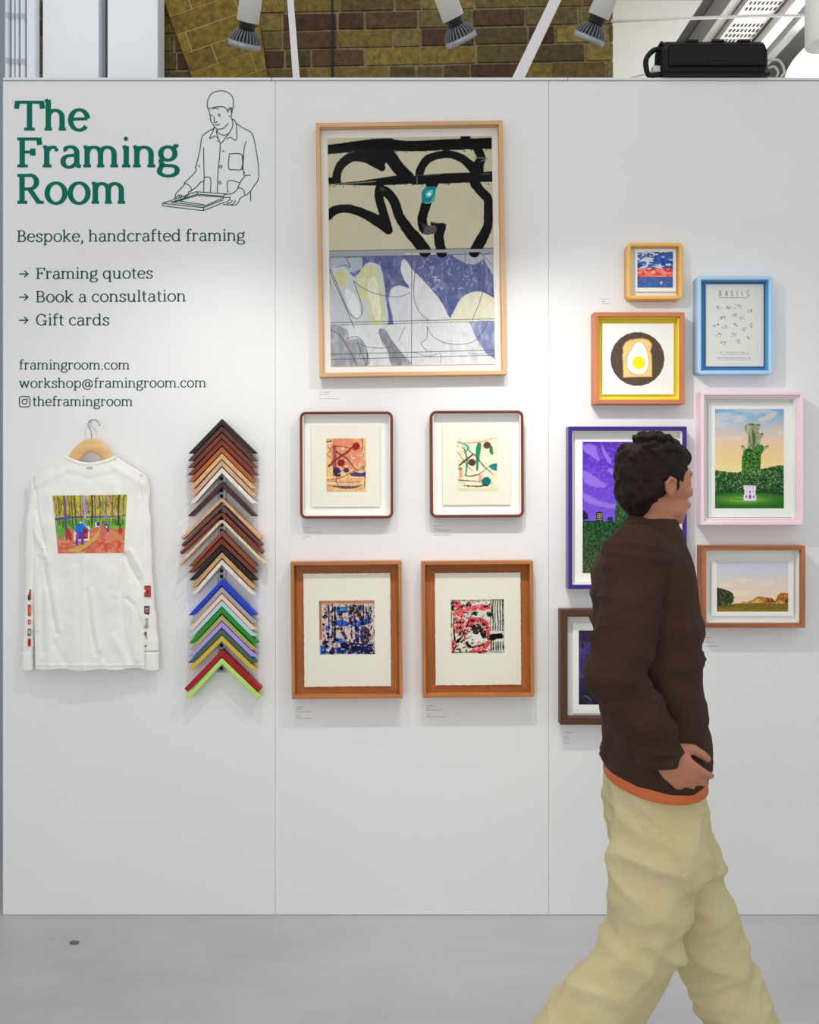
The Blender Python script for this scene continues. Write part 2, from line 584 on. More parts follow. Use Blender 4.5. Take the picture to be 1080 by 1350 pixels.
# ---------------- stays and cable
M_bar = plain('white_powder_coated_bar', (222, 216, 216), 0.45, var=0.02)
def bar(name, p0, p1, wx, wy, mat, label, cat, group=None):
    p0, p1 = Vector(p0), Vector(p1)
    d = (p1 - p0); L = d.length; d.normalize()
    xa = Vector((1, 0, 0)); xa = (xa - d * xa.dot(d)).normalized(); ya = d.cross(xa)
    Mx = Matrix(((xa.x, ya.x, d.x, p0.x), (xa.y, ya.y, d.y, p0.y), (xa.z, ya.z, d.z, p0.z), (0, 0, 0, 1)))
    bm = bmesh.new()
    add_box(bm, -wx / 2, wx / 2, -wy / 2, wy / 2, 0, L, bev=0.002, M=None)
    for v in bm.verts: v.co = Mx @ v.co
    return tag(obj(name, bm, mat), label, cat, group)
bar('wall_stay', W(391, 106, 0.06), W(378.5, -60, 0.40), 0.026, 0.012, M_bar,
    'upright white metal stay rising from the display wall left of the black cable', 'support bar', 'white stays holding the display wall')
bar('wall_stay', W(682, 106, 0.06), W(761, -60, 0.40), 0.040, 0.020, M_bar,
    'slanting white metal stay rising from the display wall between two spotlights', 'support bar', 'white stays holding the display wall')
bm = bmesh.new()
c0 = W(438, 110, YB - 0.012)
add_tube(bm, [(c0.x, c0.y, 2.9), (c0.x + .001, c0.y, 3.45), (c0.x - .002, c0.y, 4.25)], 0.0042, 8)
tag(obj('hanging_cable', bm, plain('black_cable', (14, 14, 16), 0.5), smooth=True), 'thin black cable running straight down the brick wall', 'cable')

# ---------------- vaulted passage at the right: white soffit, dark ceiling, tray, tube light, arched window
zs_ = 3.60; ys_ = 0.30
k_edge = lambda z: CAMX + 0.65 * (z - CAMZ)
bm = bmesh.new()
xe = k_edge(zs_)
add_box(bm, XR - 0.02, xe, YB, 2.6, zs_, zs_ + 0.12)
structure('ceiling_soffit', bm, M_plaster)
bm = bmesh.new(); add_box(bm, xe - 0.05, 5.2, YB, 3.4, 4.62, 4.72)
structure('ceiling', bm, plain('grey_ceiling', (128, 127, 122), 0.85, var=0.08, scale=4))
bm = bmesh.new(); add_box(bm, XR, 5.2, 3.3, 3.4, 0, 4.62)
structure('wall_far', bm, plain('far_wall_grey', (170, 170, 166), 0.8, scale=3))
def beam(x0, x1, z0, z1, c, name, label=None, cat=None):
    bm = bmesh.new(); add_box(bm, x0, x1, YB + 0.2, 3.28, z0, z1, bev=0.004)
    o = obj(name, bm, plain(name + '_paint', c, 0.6, var=0.05, scale=6))
    return tag(o, label, cat, kind=None if label else 'structure')
# positions across at height z for a photo column at the top edge of the frame
def across(px_top, z):            # a line running away from the camera meets the frame's top edge at px_top
    return CAMX + (px_top - PX0) * (z - CAMZ) / PY0
beam(across(958, 4.5), across(972, 4.5), 4.46, 4.61, (176, 174, 166), 'ceiling_beam')
beam(across(978, 4.5), across(986, 4.5), 4.47, 4.61, (120, 118, 112), 'ceiling_rail')
beam(across(1066, 4.5), across(1080, 4.5), 4.44, 4.61, (186, 186, 182), 'ceiling_edge_beam')
# perforated tray
tx0, tx1, tz = across(988, 4.42), across(1034, 4.42), 4.42
bm = bmesh.new()
add_box(bm, tx0, tx1, 0.7, 3.1, tz, tz + 0.012)
add_box(bm, tx0 - .004, tx0, 0.7, 3.1, tz, tz + 0.07); add_box(bm, tx1, tx1 + .004, 0.7, 3.1, tz, tz + 0.07)
tray = tag(obj('cable_tray', bm, plain('perforated_tray_white', (206, 204, 196), 0.5)), 'perforated white cable tray under the ceiling above the floodlight', 'cable tray')
bm = bmesh.new()
for i in range(8):
    x = tx0 + (tx1 - tx0) * (i + 0.7) / 8.4
    y = 1.0
    while y < 3.0:
        if not (2.05 < y < 2.12):
            add_box(bm, x, x + 0.011, y, y + 0.032, tz - 0.002, tz + 0.001)
        y += 0.062
tag(obj('perforations', bm, plain('tray_slot_dark', (52, 50, 46), 0.9), tray), kind='stuff')
for yy in (1.15, 2.2):
    bm = bmesh.new(); add_tube(bm, [((tx0 + tx1) / 2, yy, tz + .01), ((tx0 + tx1) / 2, yy, 4.62)], 0.005, 8)
    obj('hanger_rod', bm, M_bar, tray)
# tube light
bx = across(1057, 4.36)
t = empty('tube_light', (bx, 1.9, 4.33), 'glowing fluorescent tube light under the ceiling right of the cable tray', 'light')
bm = bmesh.new(); add_box(bm, -0.03, 0.03, -1.1, 1.1, 0.03, 0.09, bev=0.004)
obj('fitting', bm, M_bar, t)
bm = bmesh.new(); add_tube(bm, [(0, -1.05, 0.012), (0, 1.05, 0.012)], 0.019, 16)
obj('tube', bm, emis('tube_glow', (1.0, 0.99, 0.96), 9.0), t, True)
for yy in (-1.08, 1.08):
    bm = bmesh.new(); add_box(bm, -.02, .02, yy - .02, yy + .02, -0.012, 0.035)
    obj('end_cap', bm, M_bar, t)
for yy in (-.7, .7):
    bm = bmesh.new(); add_tube(bm, [(0, yy, .09), (0, yy, 4.62 - 4.33)], 0.005, 8)
    obj('hanger_rod', bm, M_bar, t)
# thin white rod across the passage
bm = bmesh.new()
add_tube(bm, [W(806, 28, 0.42), W(900, 24.5, 0.42), W(1000, 21, 0.42), Vector((5.2, 0.42, W(1180, 8, 0.42).z))], 0.0062, 10)
tag(obj('tension_rod', bm, M_bar, smooth=True), 'thin white rod spanning the passage above the black floodlight', 'rod')
bm = bmesh.new(); add_box(bm, 5.2, 5.3, 0.35, 3.3, 0, 4.6)
structure('wall_passage_right', bm, M_plaster)
# arched window, overexposed daylight
yw = 2.3; r_ = 0.36; wc = W(1044, 0, yw).x + r_; zc = W(0, 118, yw).z
def arch(bm, r, y, z0):
    pts = [(wc - r, y, z0), (wc - r, y, zc)]
    pts += [(wc - r * math.cos(PI * k / 24), y, zc + r * 0.9 * math.sin(PI * k / 24)) for k in range(1, 24)]
    pts += [(wc + r, y, zc), (wc + r, y, z0)]
    return pts
bm = bmesh.new()
o1 = arch(bm, r_ + 0.045, yw - .03, 2.6); i1 = arch(bm, r_, yw - .03, 2.6)
vo = [bm.verts.new(q) for q in o1]; vi = [bm.verts.new(q) for q in i1]
vo2 = [bm.verts.new((q[0], q[1] + .06, q[2])) for q in o1]; vi2 = [bm.verts.new((q[0], q[1] + .06, q[2])) for q in i1]
for k in range(len(vo) - 1):
    bm.faces.new((vo[k], vo[k + 1], vi[k + 1], vi[k])); bm.faces.new((vo2[k], vo2[k + 1], vi2[k + 1], vi2[k]))
    bm.faces.new((vo[k], vo[k + 1], vo2[k + 1], vo2[k])); bm.faces.new((vi[k], vi[k + 1], vi2[k + 1], vi2[k]))
win = structure('window_1', bm, M_bar)
bm = bmesh.new(); g = arch(bm, r_, yw, 2.6)
va = [bm.verts.new(q) for q in g]; vb = [bm.verts.new((q[0], q[1] + .01, q[2])) for q in g]
bm.faces.new(va); bm.faces.new(vb)
for k in range(len(va)): bm.faces.new((va[k], vb[k], vb[(k + 1) % len(va)], va[(k + 1) % len(va)]))
obj('window_pane', bm, emis('daylit_glass', (0.97, 0.99, 1.0), 4.0), win)
# wall around the window
bm = bmesh.new(); add_box(bm, xe, 5.2, yw + .05, yw + .12, 0, 4.05)
structure('wall_window', bm, M_plaster)

# ================================================================== floodlight lying on the wall top
YF = 0.02
fx0, fx1 = W(874, 0, YF - .05).x, W(1013, 0, YF - .05).x
fz0 = PTOP + 0.0125; fz1 = W(0, 50, YF - .05).z
M_blk = plain('black_cast_housing', (12, 12, 13), 0.4, var=0.1, scale=60, spec=0.25)
t = empty('floodlight', ((fx0 + fx1) / 2, YF, fz0), 'black rectangular floodlight lying on top of the display wall', 'floodlight')
fw = (fx1 - fx0) / 2; fh = fz1 - fz0
def xring(x, sc=1.0):
    pts = [(-.045, .012), (-.05, .03), (-.05, fh * .70), (-.030, fh * .97), (.015, fh), (.05, fh * .95), (.06, fh * .5), (.05, .02), (.03, 0), (-.03, 0)]
    c = fh / 2
    return [(x, a * sc, c + (b_ - c) * sc) for a, b_ in pts]
bm = bmesh.new()
loft(bm, [xring(-fw, .86), xring(-fw + .008, .97), xring(-fw + .02), xring(fw - .02), xring(fw - .008, .97), xring(fw, .86)])
obj('housing', bm, M_blk, t)
bm = bmesh.new(); add_box(bm, -fw + .020, fw - .012, -.056, -.046, .026, fh * .80, bev=.008)
gl, nt, b_ = newmat('dark_front_glass')
b_.inputs['Base Color'].default_value = rgba((8, 11, 15)); b_.inputs['Roughness'].default_value = 0.05; b_.inputs['Specular IOR Level'].default_value = 0.18
obj('front_glass', bm, gl, t)
M_vent = plain('matt_black_vent', (10, 10, 11), 0.7)
for k in (-.10, -.005, .09):
    bm = bmesh.new(); add_box(bm, k, k + .045, -.034, -.02, fh * .965, fh + .004, bev=.0015); obj('vent', bm, M_vent, t)
for k in range(5):
    bm = bmesh.new(); add_box(bm, -fw - .003, -fw + .006, -.035, .02, .028 + k * .022, .038 + k * .022); obj('vent', bm, M_vent, t)
bm = bmesh.new(); add_box(bm, -.025, .035, -.0585, -.054, .045, .056, bev=.001)
obj('catch', bm, M_blk, t)
bm = bmesh.new(); add_box(bm, -fw + .01, fw + .012, -.04, .05, -.0, .012, bev=.002)
obj('foot_rail', bm, M_blk, t)
bm = bmesh.new()
hx = W(853, 0, YF - .03).x - (fx0 + fx1) / 2
H = [(-fw + .01, -.02, fh * .80), (-fw - .02, -.02, fh * .78), (hx + .012, -.02, fh * .66), (hx, -.02, fh * .5), (hx, -.02, .04), (hx + .008, -.02, .012), (hx + .03, -.02, .006), (-fw + .01, -.02, .02)]
add_tube(bm, catmull(H, 5), 0.0095, 10)
obj('handle', bm, M_blk, t, True)
M_wc = plain('white_flex', (206, 204, 192), 0.5)
bm = bmesh.new()
cz = fz0
rx = lambda px, py: W(px, py, YF - .02)
add_tube(bm, [Vector(q) for q in catmull([rx(1012, 80), rx(1025, 79), rx(1032, 86), rx(1034, 96), rx(1030, 101)], 6)], 0.0045, 8)
tag(obj('white_flex', bm, M_wc, smooth=True), 'white looped flex at the right end of the black floodlight, upper loop', 'cable', 'white flexes at the floodlight')
bm = bmesh.new()
add_tube(bm, [Vector(q) for q in catmull([rx(1012, 90), rx(1021, 88), rx(1026, 95), rx(1024, 101)], 6)], 0.004, 8)
tag(obj('white_flex', bm, M_wc, smooth=True), 'short white flex loop tucked inside the larger loop beside the black floodlight', 'cable', 'white flexes at the floodlight')
bm = bmesh.new()
add_tube(bm, [Vector(q) for q in catmull([rx(868, 92), rx(858, 95), rx(846, 99), rx(832, 102)], 6)], 0.0035, 8)
add_box(bm, *sorted((rx(860, 0).x, rx(870, 0).x)), YF - .03, YF - .005, rx(0, 96).z, rx(0, 88).z, bev=.002)
tag(obj('plugged_flex', bm, M_wc, smooth=True), 'cream flex with plug leaving the left end of the black floodlight', 'cable', 'white flexes at the floodlight')

# ================================================================== spotlights
M_tube = plain('white_spot_tube', (244, 244, 234), 0.4, var=0.02)
M_lamp = plain('grey_cast_fins', (128, 130, 134), 0.38, metal=0.5, var=0.06)
M_dk = plain('black_lamp_neck', (16, 16, 17), 0.45)
M_core = plain('dark_lamp_core', (44, 45, 48), 0.5)
def spot_head(px, py, ydep, axis, label, tube_len, power, target, spread=75, colour=(1, 0.955, 0.90)):
    c = W(px, py, ydep)                     # centre of the lamp's front rim
    ax = Vector(axis).normalized()
    t = empty('spotlight', c, label, 'spotlight', 'spotlights above the display wall')
    q = ax.to_track_quat('Z', 'Y'); t.rotation_mode = 'QUATERNION'; t.rotation_quaternion = q
    # local z points out of the lamp towards the wall; the body lies at negative z
    def ring(r, z, n=40): return [(r * math.cos(2 * PI * k / n), r * math.sin(2 * PI * k / n), z) for k in range(n)]
    bm = bmesh.new(); loft(bm, [ring(.040, -.004), ring(.0405, 0), ring(.0425, 0), ring(.0425, -.013), ring(.036, -.014)], cap=False)
    obj('rim', bm, plain('lamp_rim_grey', (156, 158, 162), 0.35, metal=0.4), t, True)
    bm = bmesh.new(); loft(bm, [ring(.036, -.006), ring(.033, -.015), ring(.024, -.031), ring(.017, -.042)])
    obj('core', bm, M_core, t, True)
    bm = bmesh.new()
    for k in range(26):
        a = 2 * PI * k / 26
        prof = [(.034, -.009), (.0425, -.011), (.0405, -.020), (.035, -.031), (.024, -.041), (.015, -.043), (.018, -.02)]
        ca, sa = math.cos(a), math.sin(a)
        s = .0011
        A = [bm.verts.new((r * ca - s * sa, r * sa + s * ca, z)) for r, z in prof]
        B = [bm.verts.new((r * ca + s * sa, r * sa - s * ca, z)) for r, z in prof]
        bm.faces.new(A); bm.faces.new(B)
        for i in range(len(A)):
            j = (i + 1) % len(A)
            bm.faces.new((A[i], A[j], B[j], B[i]))
    obj('cooling_fins', bm, M_lamp, t)
    bm = bmesh.new(); loft(bm, [ring(.018, -.040), ring(.0215, -.045), ring(.0215, -.055), ring(.023, -.056), ring(.023, -.064)])
    obj('neck', bm, M_dk, t, True)
    bm = bmesh.new(); loft(bm, [ring(.0265, -.062), ring(.0285, -.061), ring(.0285, -.094 - tube_len), ring(.0265, -.096 - tube_len)])
    obj('tube', bm, M_tube, t, True)
    bm = bmesh.new(); loft(bm, [ring(.039, -.006), ring(.039, -.004)])
    obj('lens', bm, emis('lamp_lens', (1, .96, .9), 6.0), t)
    L = bpy.data.lights.new('spot_beam', 'SPOT')
    L.energy = power; L.spot_size = math.radians(spread); L.spot_blend = 1.0; L.shadow_soft_size = 0.028
    L.color = colour
    lo = bpy.data.objects.new('spot_beam', L); COL.objects.link(lo)
    lo.location = c + ax * 0.03
    d = Vector(target) - lo.location
    lo.rotation_euler = d.to_track_quat('-Z', 'Y').to_euler()
    return t
SPOTS = [
    (322, 62, -.9, (-.24, .52, -.84), 'spotlight at the top left pointing down over the brick arch', 0.30, 25, (-0.84, 0, 1.25), 88),
    (609, 55, -.9, (.42, .5, -.78), 'spotlight in the top middle, its finned head tilted to the right', 0.30, 47, (1.3, 0, 0.5), 98),
    (775, 54, -.9, (-.34, .5, -.8), 'spotlight next to the white soffit, its head tilted to the left', 0.30, 24, (0.05, 0, 1.0), 92),
]
for s_ in SPOTS: spot_head(*s_)
# white can light peeping in at the top right corner
yc = -0.2
cc = W(1087, 61, yc); rr = 23.5 * mpp(yc)
t = empty('can_light', (cc.x, cc.y, cc.z), 'white cylindrical can light cut off by the right edge beside the tube light', 'light')
def cring(r, z, n=40): return [(r * math.cos(2 * PI * k / n), r * math.sin(2 * PI * k / n), z) for k in range(n)]
bm = bmesh.new(); loft(bm, [cring(rr * .93, 0.0), cring(rr, .006), cring(rr, .22), cring(rr * .6, .24)])
obj('can', bm, M_tube, t, True)
bm = bmesh.new(); add_tube(bm, [(0, 0, .235), (0, 0, .62)], .008, 10)
obj('stem', bm, M_bar, t, True)
# lighting track above the picture that carries the spotlights
bm = bmesh.new(); add_box(bm, -1.9, 1.9, -1.09, -1.05, 3.20, 3.235, bev=.003)
tag(obj('lighting_track', bm, M_tube), 'white lighting track carrying the spotlights above the display wall', 'lighting track')

# crumb of debris on the floor
bm = bmesh.new()
rng_c = random.Random(3)
bmesh.ops.create_icosphere(bm, subdivisions=2, radius=1.0)
for v in bm.verts:
    k = rng_c.uniform(.75, 1.2); v.co = Vector((v.co.x * .016 * k, v.co.y * .009 * k, .0045 + v.co.z * .0045 * k))
dd = FPX * CAMZ / (1244 - PY0)
tag(obj('debris', bm, plain('dusty_crumb', (110, 106, 84), .9, var=.4, scale=120), loc=Vector((CAMX + (98 - PX0) * dd / FPX, CAMY + dd, 0))),
    'small dark crumb lying on the grey floor in front of the left panel', 'debris')
# ================================================================== framed pictures
def rrect(w, h, r, n, y):
    """rounded rectangle outline in x, z at depth y, starting at the lower right"""
    if r <= 1e-6:
        return [Vector((w / 2, y, -h / 2)), Vector((w / 2, y, h / 2)), Vector((-w / 2, y, h / 2)), Vector((-w / 2, y, -h / 2))]
    out = []
    for cx, cz, a0 in ((w / 2 - r, -h / 2 + r, -90), (w / 2 - r, h / 2 - r, 0), (-w / 2 + r, h / 2 - r, 90), (-w / 2 + r, -h / 2 + r, 180)):
        for k in range(n + 1):
            a = math.radians(a0 + 90 * k / n)
            out.append(Vector((cx + r * math.cos(a), y, cz + r * math.sin(a))))
    return out

def moulding(name, parent, w, h, depth, face, mats, r=0.0, rnd=0.002, y0=0.0, n=7, inner_step=None):
    """hollow frame: front at y0 - depth, back at y0; face = width of the front face; rnd = rounded arris"""
    ri = max(0.0, r - face) if r > 0 else 0.0
    if r > 0 and ri < 0.001: ri = 0.001
    def loop(off, y):
        rr = 0.0 if r == 0 else max(0.0006, r - off)
        return rrect(w - 2 * off, h - 2 * off, rr, n, y)
    yf = y0 - depth
    secs = [(0, y0), (0, yf + rnd)]
    for k in range(1, 4):
        a = PI / 2 * k / 3
        secs.append((rnd * (1 - math.cos(a)), yf + rnd * (1 - math.sin(a))))
    for k in range(0, 4):
        a = PI / 2 * k / 3
        secs.append((face - rnd + rnd * math.sin(a), yf + rnd * (1 - math.cos(a))))
    if inner_step:
        secs += [(face, yf + inner_step[1]), (face + inner_step[0], yf + inner_step[1])]
        secs.append((face + inner_step[0], y0))
    else:
        secs.append((face, y0))
    bm = bmesh.new()
    rings = [[bm.verts.new(p) for p in loop(o, y)] for o, y in secs]
    m = len(rings[0])
    for i in range(len(rings)):
        A, B = rings[i], rings[(i + 1) % len(rings)]
        for k in range(m):
            f = bm.faces.new((A[k], A[(k + 1) % m], B[(k + 1) % m], B[k]))
            c = f.calc_center_median()
            d = (A[(k + 1) % m].co - A[k].co)
            f.material_index = 0 if abs(d.z) > abs(d.x) else 1
    mats = mats if isinstance(mats, (list, tuple)) else [mats, mats]
    return obj(name, bm, mats, parent, r > 0)

def sheet(name, parent, w, h, cx, cz, y, t, mat, deckle=0.0, seed=1, rot=0.0, sides='lrtb'):
    """paper or board of thickness t with its front at y; deckle makes the named edges ragged"""
    rng = random.Random(seed)
    n = 46 if deckle else 1
    pts = []
    for side, (ax, az, bx_, bz) in zip('brtl', ((-w/2, -h/2, w/2, -h/2), (w/2, -h/2, w/2, h/2), (w/2, h/2, -w/2, h/2), (-w/2, h/2, -w/2, -h/2))):
        for k in range(n):
            u = k / n
            j = rng.uniform(-1, 1) * deckle if (k and side in sides) else 0
            x, z = ax + (bx_ - ax) * u, az + (bz - az) * u
            if side in 'bt': z += j
            else: x += j
            pts.append((x, z))
    ca, sa = math.cos(rot), math.sin(rot)
    bm = bmesh.new()
    fr = [bm.verts.new((cx + x * ca - z * sa, y, cz + x * sa + z * ca)) for x, z in pts]
    bk = [bm.verts.new((v.co.x, y + t, v.co.z)) for v in fr]
    bm.faces.new(fr); bm.faces.new(bk)
    m = len(fr)
    for i in range(m): bm.faces.new((fr[i], bk[i], bk[(i + 1) % m], fr[(i + 1) % m]))
    return obj(name, bm, mat, parent)

def glass_mat():
    m = bpy.data.materials.new('picture_glass'); m.use_nodes = True
    nt = m.node_tree; nt.nodes.clear()
    o = nt.nodes.new('ShaderNodeOutputMaterial')
    tr = nt.nodes.new('ShaderNodeBsdfTransparent'); gl = nt.nodes.new('ShaderNodeBsdfGlossy')
    gl.inputs['Roughness'].default_value = 0.02
    lw = nt.nodes.new('ShaderNodeLayerWeight')
    pw = nt.nodes.new('ShaderNodeMath'); pw.operation = 'POWER'; pw.inputs[1].default_value = 4.0
    fr = nt.nodes.new('ShaderNodeMath'); fr.operation = 'MULTIPLY_ADD'; fr.inputs[1].default_value = 0.35; fr.inputs[2].default_value = 0.005
    nt.links.new(lw.outputs['Facing'], pw.inputs[0]); nt.links.new(pw.outputs[0], fr.inputs[0])
    mx = nt.nodes.new('ShaderNodeMixShader')
    nt.links.new(fr.outputs[0], mx.inputs[0]); nt.links.new(tr.outputs[0], mx.inputs[1]); nt.links.new(gl.outputs[0], mx.inputs[2])
    nt.links.new(mx.outputs[0], o.inputs[0])
    return m
M_glass = glass_mat()
M_mount = plain('white_mount_board', (238, 237, 230), 0.8, var=0.01)
M_paper = plain('cotton_rag_paper', (232, 229, 212), 0.85, var=0.02, scale=8, bumpy=0.12)
M_paperw = plain('bright_white_paper', (240, 240, 236), 0.8, var=0.01, bumpy=0.05)

class Frame:
    """corners in the photo of the front face: left, top, right, bottom; d = how far it stands off the wall"""
    def __init__(s, L, T, R, B, d, label, group=None, tilt=0.0):
        s.yf = -d
        a = W(L, T, s.yf); b = W(R, B, s.yf)
        s.cx, s.cz = (a.x + b.x) / 2, (a.z + b.z) / 2
        s.w, s.h, s.d = b.x - a.x, a.z - b.z, d
        s.pc = ((L + R) / 2, (T + B) / 2)
        s.t = empty('picture_frame', (s.cx, 0, s.cz), label, 'framed picture', group, (0, -tilt, 0))
        s.tilt = tilt
    def loc(s, px, py, y):
        """photo point on the plane y -> x, z inside the frame"""
        p = W(px, py, y)
        x, z = p.x - s.cx, p.z - s.cz
        ca, sa = math.cos(-s.tilt), math.sin(-s.tilt)
        return x * ca - z * sa, x * sa + z * ca
    def box(s, L, T, R, B, y):
        a = s.loc(L, T, y); b = s.loc(R, B, y); c = s.loc(R, T, y); d = s.loc(L, B, y)
        w = (c[0] + b[0] - a[0] - d[0]) / 2; h = (a[1] + c[1] - b[1] - d[1]) / 2
        return w, h, (a[0] + b[0]) / 2, (a[1] + b[1]) / 2
    def glaze(s, face):
        bm = bmesh.new()
        w, h = s.w / 2 - face, s.h / 2 - face
        add_box(bm, -w, w, -s.d + .005, -s.d + .007, -h, h)
        return obj('glazing', bm, M_glass, s.t)
    def back(s, face, y, mat, name='mount_board', t=0.004):
        return sheet(name, s.t, s.w - 2 * face, s.h - 2 * face, 0, 0, y, t, mat)

GR_TOP = 'large picture'
# ---------------------------------------------------------------- A: large abstract in pale wood
oak = woodpair('pale_maple', (222, 176, 128), dark=0.86, light=1.06, grain=40)
A = Frame(418.5, 160.2, 665.5, 495.2, 0.045,
          'largest framed picture, black looping brushwork over blue and white shapes, pale wood frame', tilt=math.radians(0.85))
moulding('moulding', A.t, A.w, A.h, A.d, 0.0145, oak, rnd=0.0012)
A.back(0.0147, -0.012, M_mount)
w, h, cx, cz = A.box(434.2, 180.5, 650.6, 481.4, -0.016)
c = Cv(125, 105, 957, 1274, 0.52, (200, 194, 164), 3)
D = lambda pts: [(x - (y - 105) * 0.0165, y) for x, y in pts]
c.mottle(4, 30)
lower = lambda pts: D([(x, y + 617) for x, y in pts])
K = (5, 5, 6)
# ---- lower half: blue and white field
c.poly([(125, 684), (957, 680), (957, 1274), (125, 1274)], (208, 210, 214))
blue = (92, 98, 142)
c.poly(lower([(128, 98), (975, 92), (975, 440), (128, 460)]), blue, rough=2)
c.patches((112, 120, 168), 22, 0.50, 0.5, soft=.25, mask=((c.Y / c.res + 105) > 715) * ((c.Y / c.res + 105) < 1060))
c.patches((70, 78, 122), 12, 0.55, 0.5, soft=.2, mask=((c.Y / c.res + 105) > 715) * ((c.Y / c.res + 105) < 1060))
c.poly(lower([(120, 66), (975, 64), (975, 92), (128, 100)]), (158, 160, 166), rough=3)
c.poly(lower([(520, 68), (700, 68), (700, 90), (520, 94)]), (196, 194, 176), rough=3)
c.stroke(lower([(128, 66), (975, 64)]), 4, (90, 94, 96))
# grey upper left piece
c.poly(lower([(138, 100), (302, 102), (302, 160), (255, 180), (160, 160), (138, 160)]), (168, 176, 186), rough=2)
heart = lower([(138, 180), (165, 142), (200, 145), (235, 175), (262, 200), (290, 175), (320, 135), (352, 128), (390, 145), (408, 200), (420, 300), (428, 455), (290, 460), (262, 462), (215, 400), (150, 250)])
c.poly(heart, (196, 200, 200), smooth=True, rough=2)
c.poly(lower([(138, 230), (200, 330), (262, 462), (138, 460)]), (190, 194, 200), rough=3)
c.poly(lower([(300, 160), (340, 140), (380, 180), (400, 300), (415, 440), (350, 445), (335, 350), (290, 300), (275, 220)]), (206, 206, 146), 0.85, rough=5, smooth=True)
c.poly(lower([(160, 180), (215, 165), (235, 215), (215, 250), (170, 225)]), (204, 204, 140), 0.8, rough=6, smooth=True)
c.poly(lower([(330, 230), (370, 210), (392, 320), (395, 420), (362, 400)]), (232, 230, 206), 0.8, rough=5, smooth=True)
c.poly(lower([(215, 260), (270, 300), (295, 380), (280, 420), (235, 360)]), (228, 230, 228), 0.8, rough=5, smooth=True)
# white fingers
c.poly(lower([(500, 130), (512, 114), (530, 125), (560, 170), (640, 255), (700, 330), (735, 400), (745, 440), (540, 455), (545, 280), (515, 220), (498, 170)]), (214, 214, 216), smooth=True, rough=1.5)
c.poly(lower([(440, 300), (450, 265), (490, 248), (530, 262), (548, 290), (548, 455), (470, 455), (455, 400), (440, 340)]), (208, 209, 214), smooth=True, rough=1.5)
c.poly(lower([(765, 440), (775, 370), (810, 315), (860, 288), (910, 288), (950, 308), (985, 340), (985, 432)]), (216, 214, 188), smooth=True, rough=2)
c.poly(lower([(765, 92), (800, 125), (860, 146), (905, 128), (925, 94)]), (168, 172, 178), smooth=True, rough=2)
c.poly(lower([(920, 110), (945, 95), (985, 95), (985, 215), (950, 175)]), (180, 184, 196), smooth=True, rough=2)
# bottom band
c.poly(lower([(128, 455), (985, 436), (985, 660), (128, 662)]), (212, 213, 215), rough=2)
c.poly(lower([(130, 460), (225, 468), (235, 520), (290, 520), (325, 580), (330, 655), (130, 662)]), (148, 151, 156), rough=3, smooth=True)
c.poly(lower([(385, 480), (400, 467), (425, 478), (455, 530), (510, 600), (550, 652), (455, 655), (430, 580), (400, 530)]), (132, 135, 142), smooth=True, rough=2)
c.poly(lower([(845, 440), (985, 436), (985, 640), (930, 600), (890, 540), (862, 480)]), (120, 128, 172), rough=3)
c.patches((228, 229, 231), 14, 0.5, 0.5, mask=(c.Y / c.res + 105) > 1060, aspect=(1, 2), soft=.3)
c.patches((226, 228, 232), 9, 0.58, 0.4, mask=((c.Y / c.res + 105) > 720), aspect=(1, 2.5), soft=.3)
c.patches((160, 164, 172), 11, 0.55, 0.3, mask=((c.Y / c.res + 105) > 690), aspect=(1, 2), soft=.3)
rg = random.Random(4)
for k in range(70):
    x = rg.uniform(585, 880); y = rg.uniform(110, 290)
    if (x - 740) ** 2 / 26000 + (y - 190) ** 2 / 13000 > 1: continue
    a = rg.uniform(0, 6.28); L = rg.uniform(4, 22)
    c.stroke(lower([(x, y), (x + L * math.cos(a), y + L * math.sin(a))]), rg.uniform(1.5, 4), (206, 210, 226), 0.8)
ch = (52, 54, 60)
for pts, wd in (
    ([(138, 170), (175, 260), (215, 350), (262, 462)], 3), ([(142, 160), (200, 300), (235, 380), (270, 415), (298, 395), (298, 340), (258, 222)], 3),
    ([(258, 222), (300, 255), (360, 285), (440, 304), (500, 304), (545, 285)], 2.6), ([(165, 150), (215, 140), (240, 150), (222, 105)], 3),
    ([(615, 75), (585, 130), (568, 200), (565, 310), (590, 380), (640, 430)], 2.6), ([(553, 70), (553, 655)], 2.8),
    ([(920, 120), (922, 210), (905, 320), (860, 430)], 2.4), ([(825, 72), (825, 190)], 2), ([(890, 72), (960, 150)], 2),
    ([(130, 434), (985, 426)], 2.8), ([(130, 446), (985, 438)], 1.8), ([(130, 596), (985, 586)], 2.8), ([(130, 622), (985, 612)], 2.8), ([(130, 98), (985, 92)], 2.4),
    ([(140, 470), (190, 500), (245, 590), (275, 655)], 3), ([(225, 515), (275, 508), (310, 540), (328, 590), (325, 655)], 3),
    ([(278, 538), (330, 560), (400, 568), (450, 560)], 2.4), ([(278, 538), (310, 620), (320, 655)], 2.4),
    ([(632, 460), (660, 510), (720, 545), (800, 555), (870, 540), (915, 490), (940, 435)], 2.4), ([(632, 460), (630, 520), (602, 548), (630, 585)], 2.4),
    ([(560, 590), (640, 612), (700, 600), (700, 650)], 2), ([(485, 535), (520, 460)], 2), ([(840, 600), (900, 605), (985, 590)], 2)):
    c.stroke(lower(pts), wd, ch, 0.9)
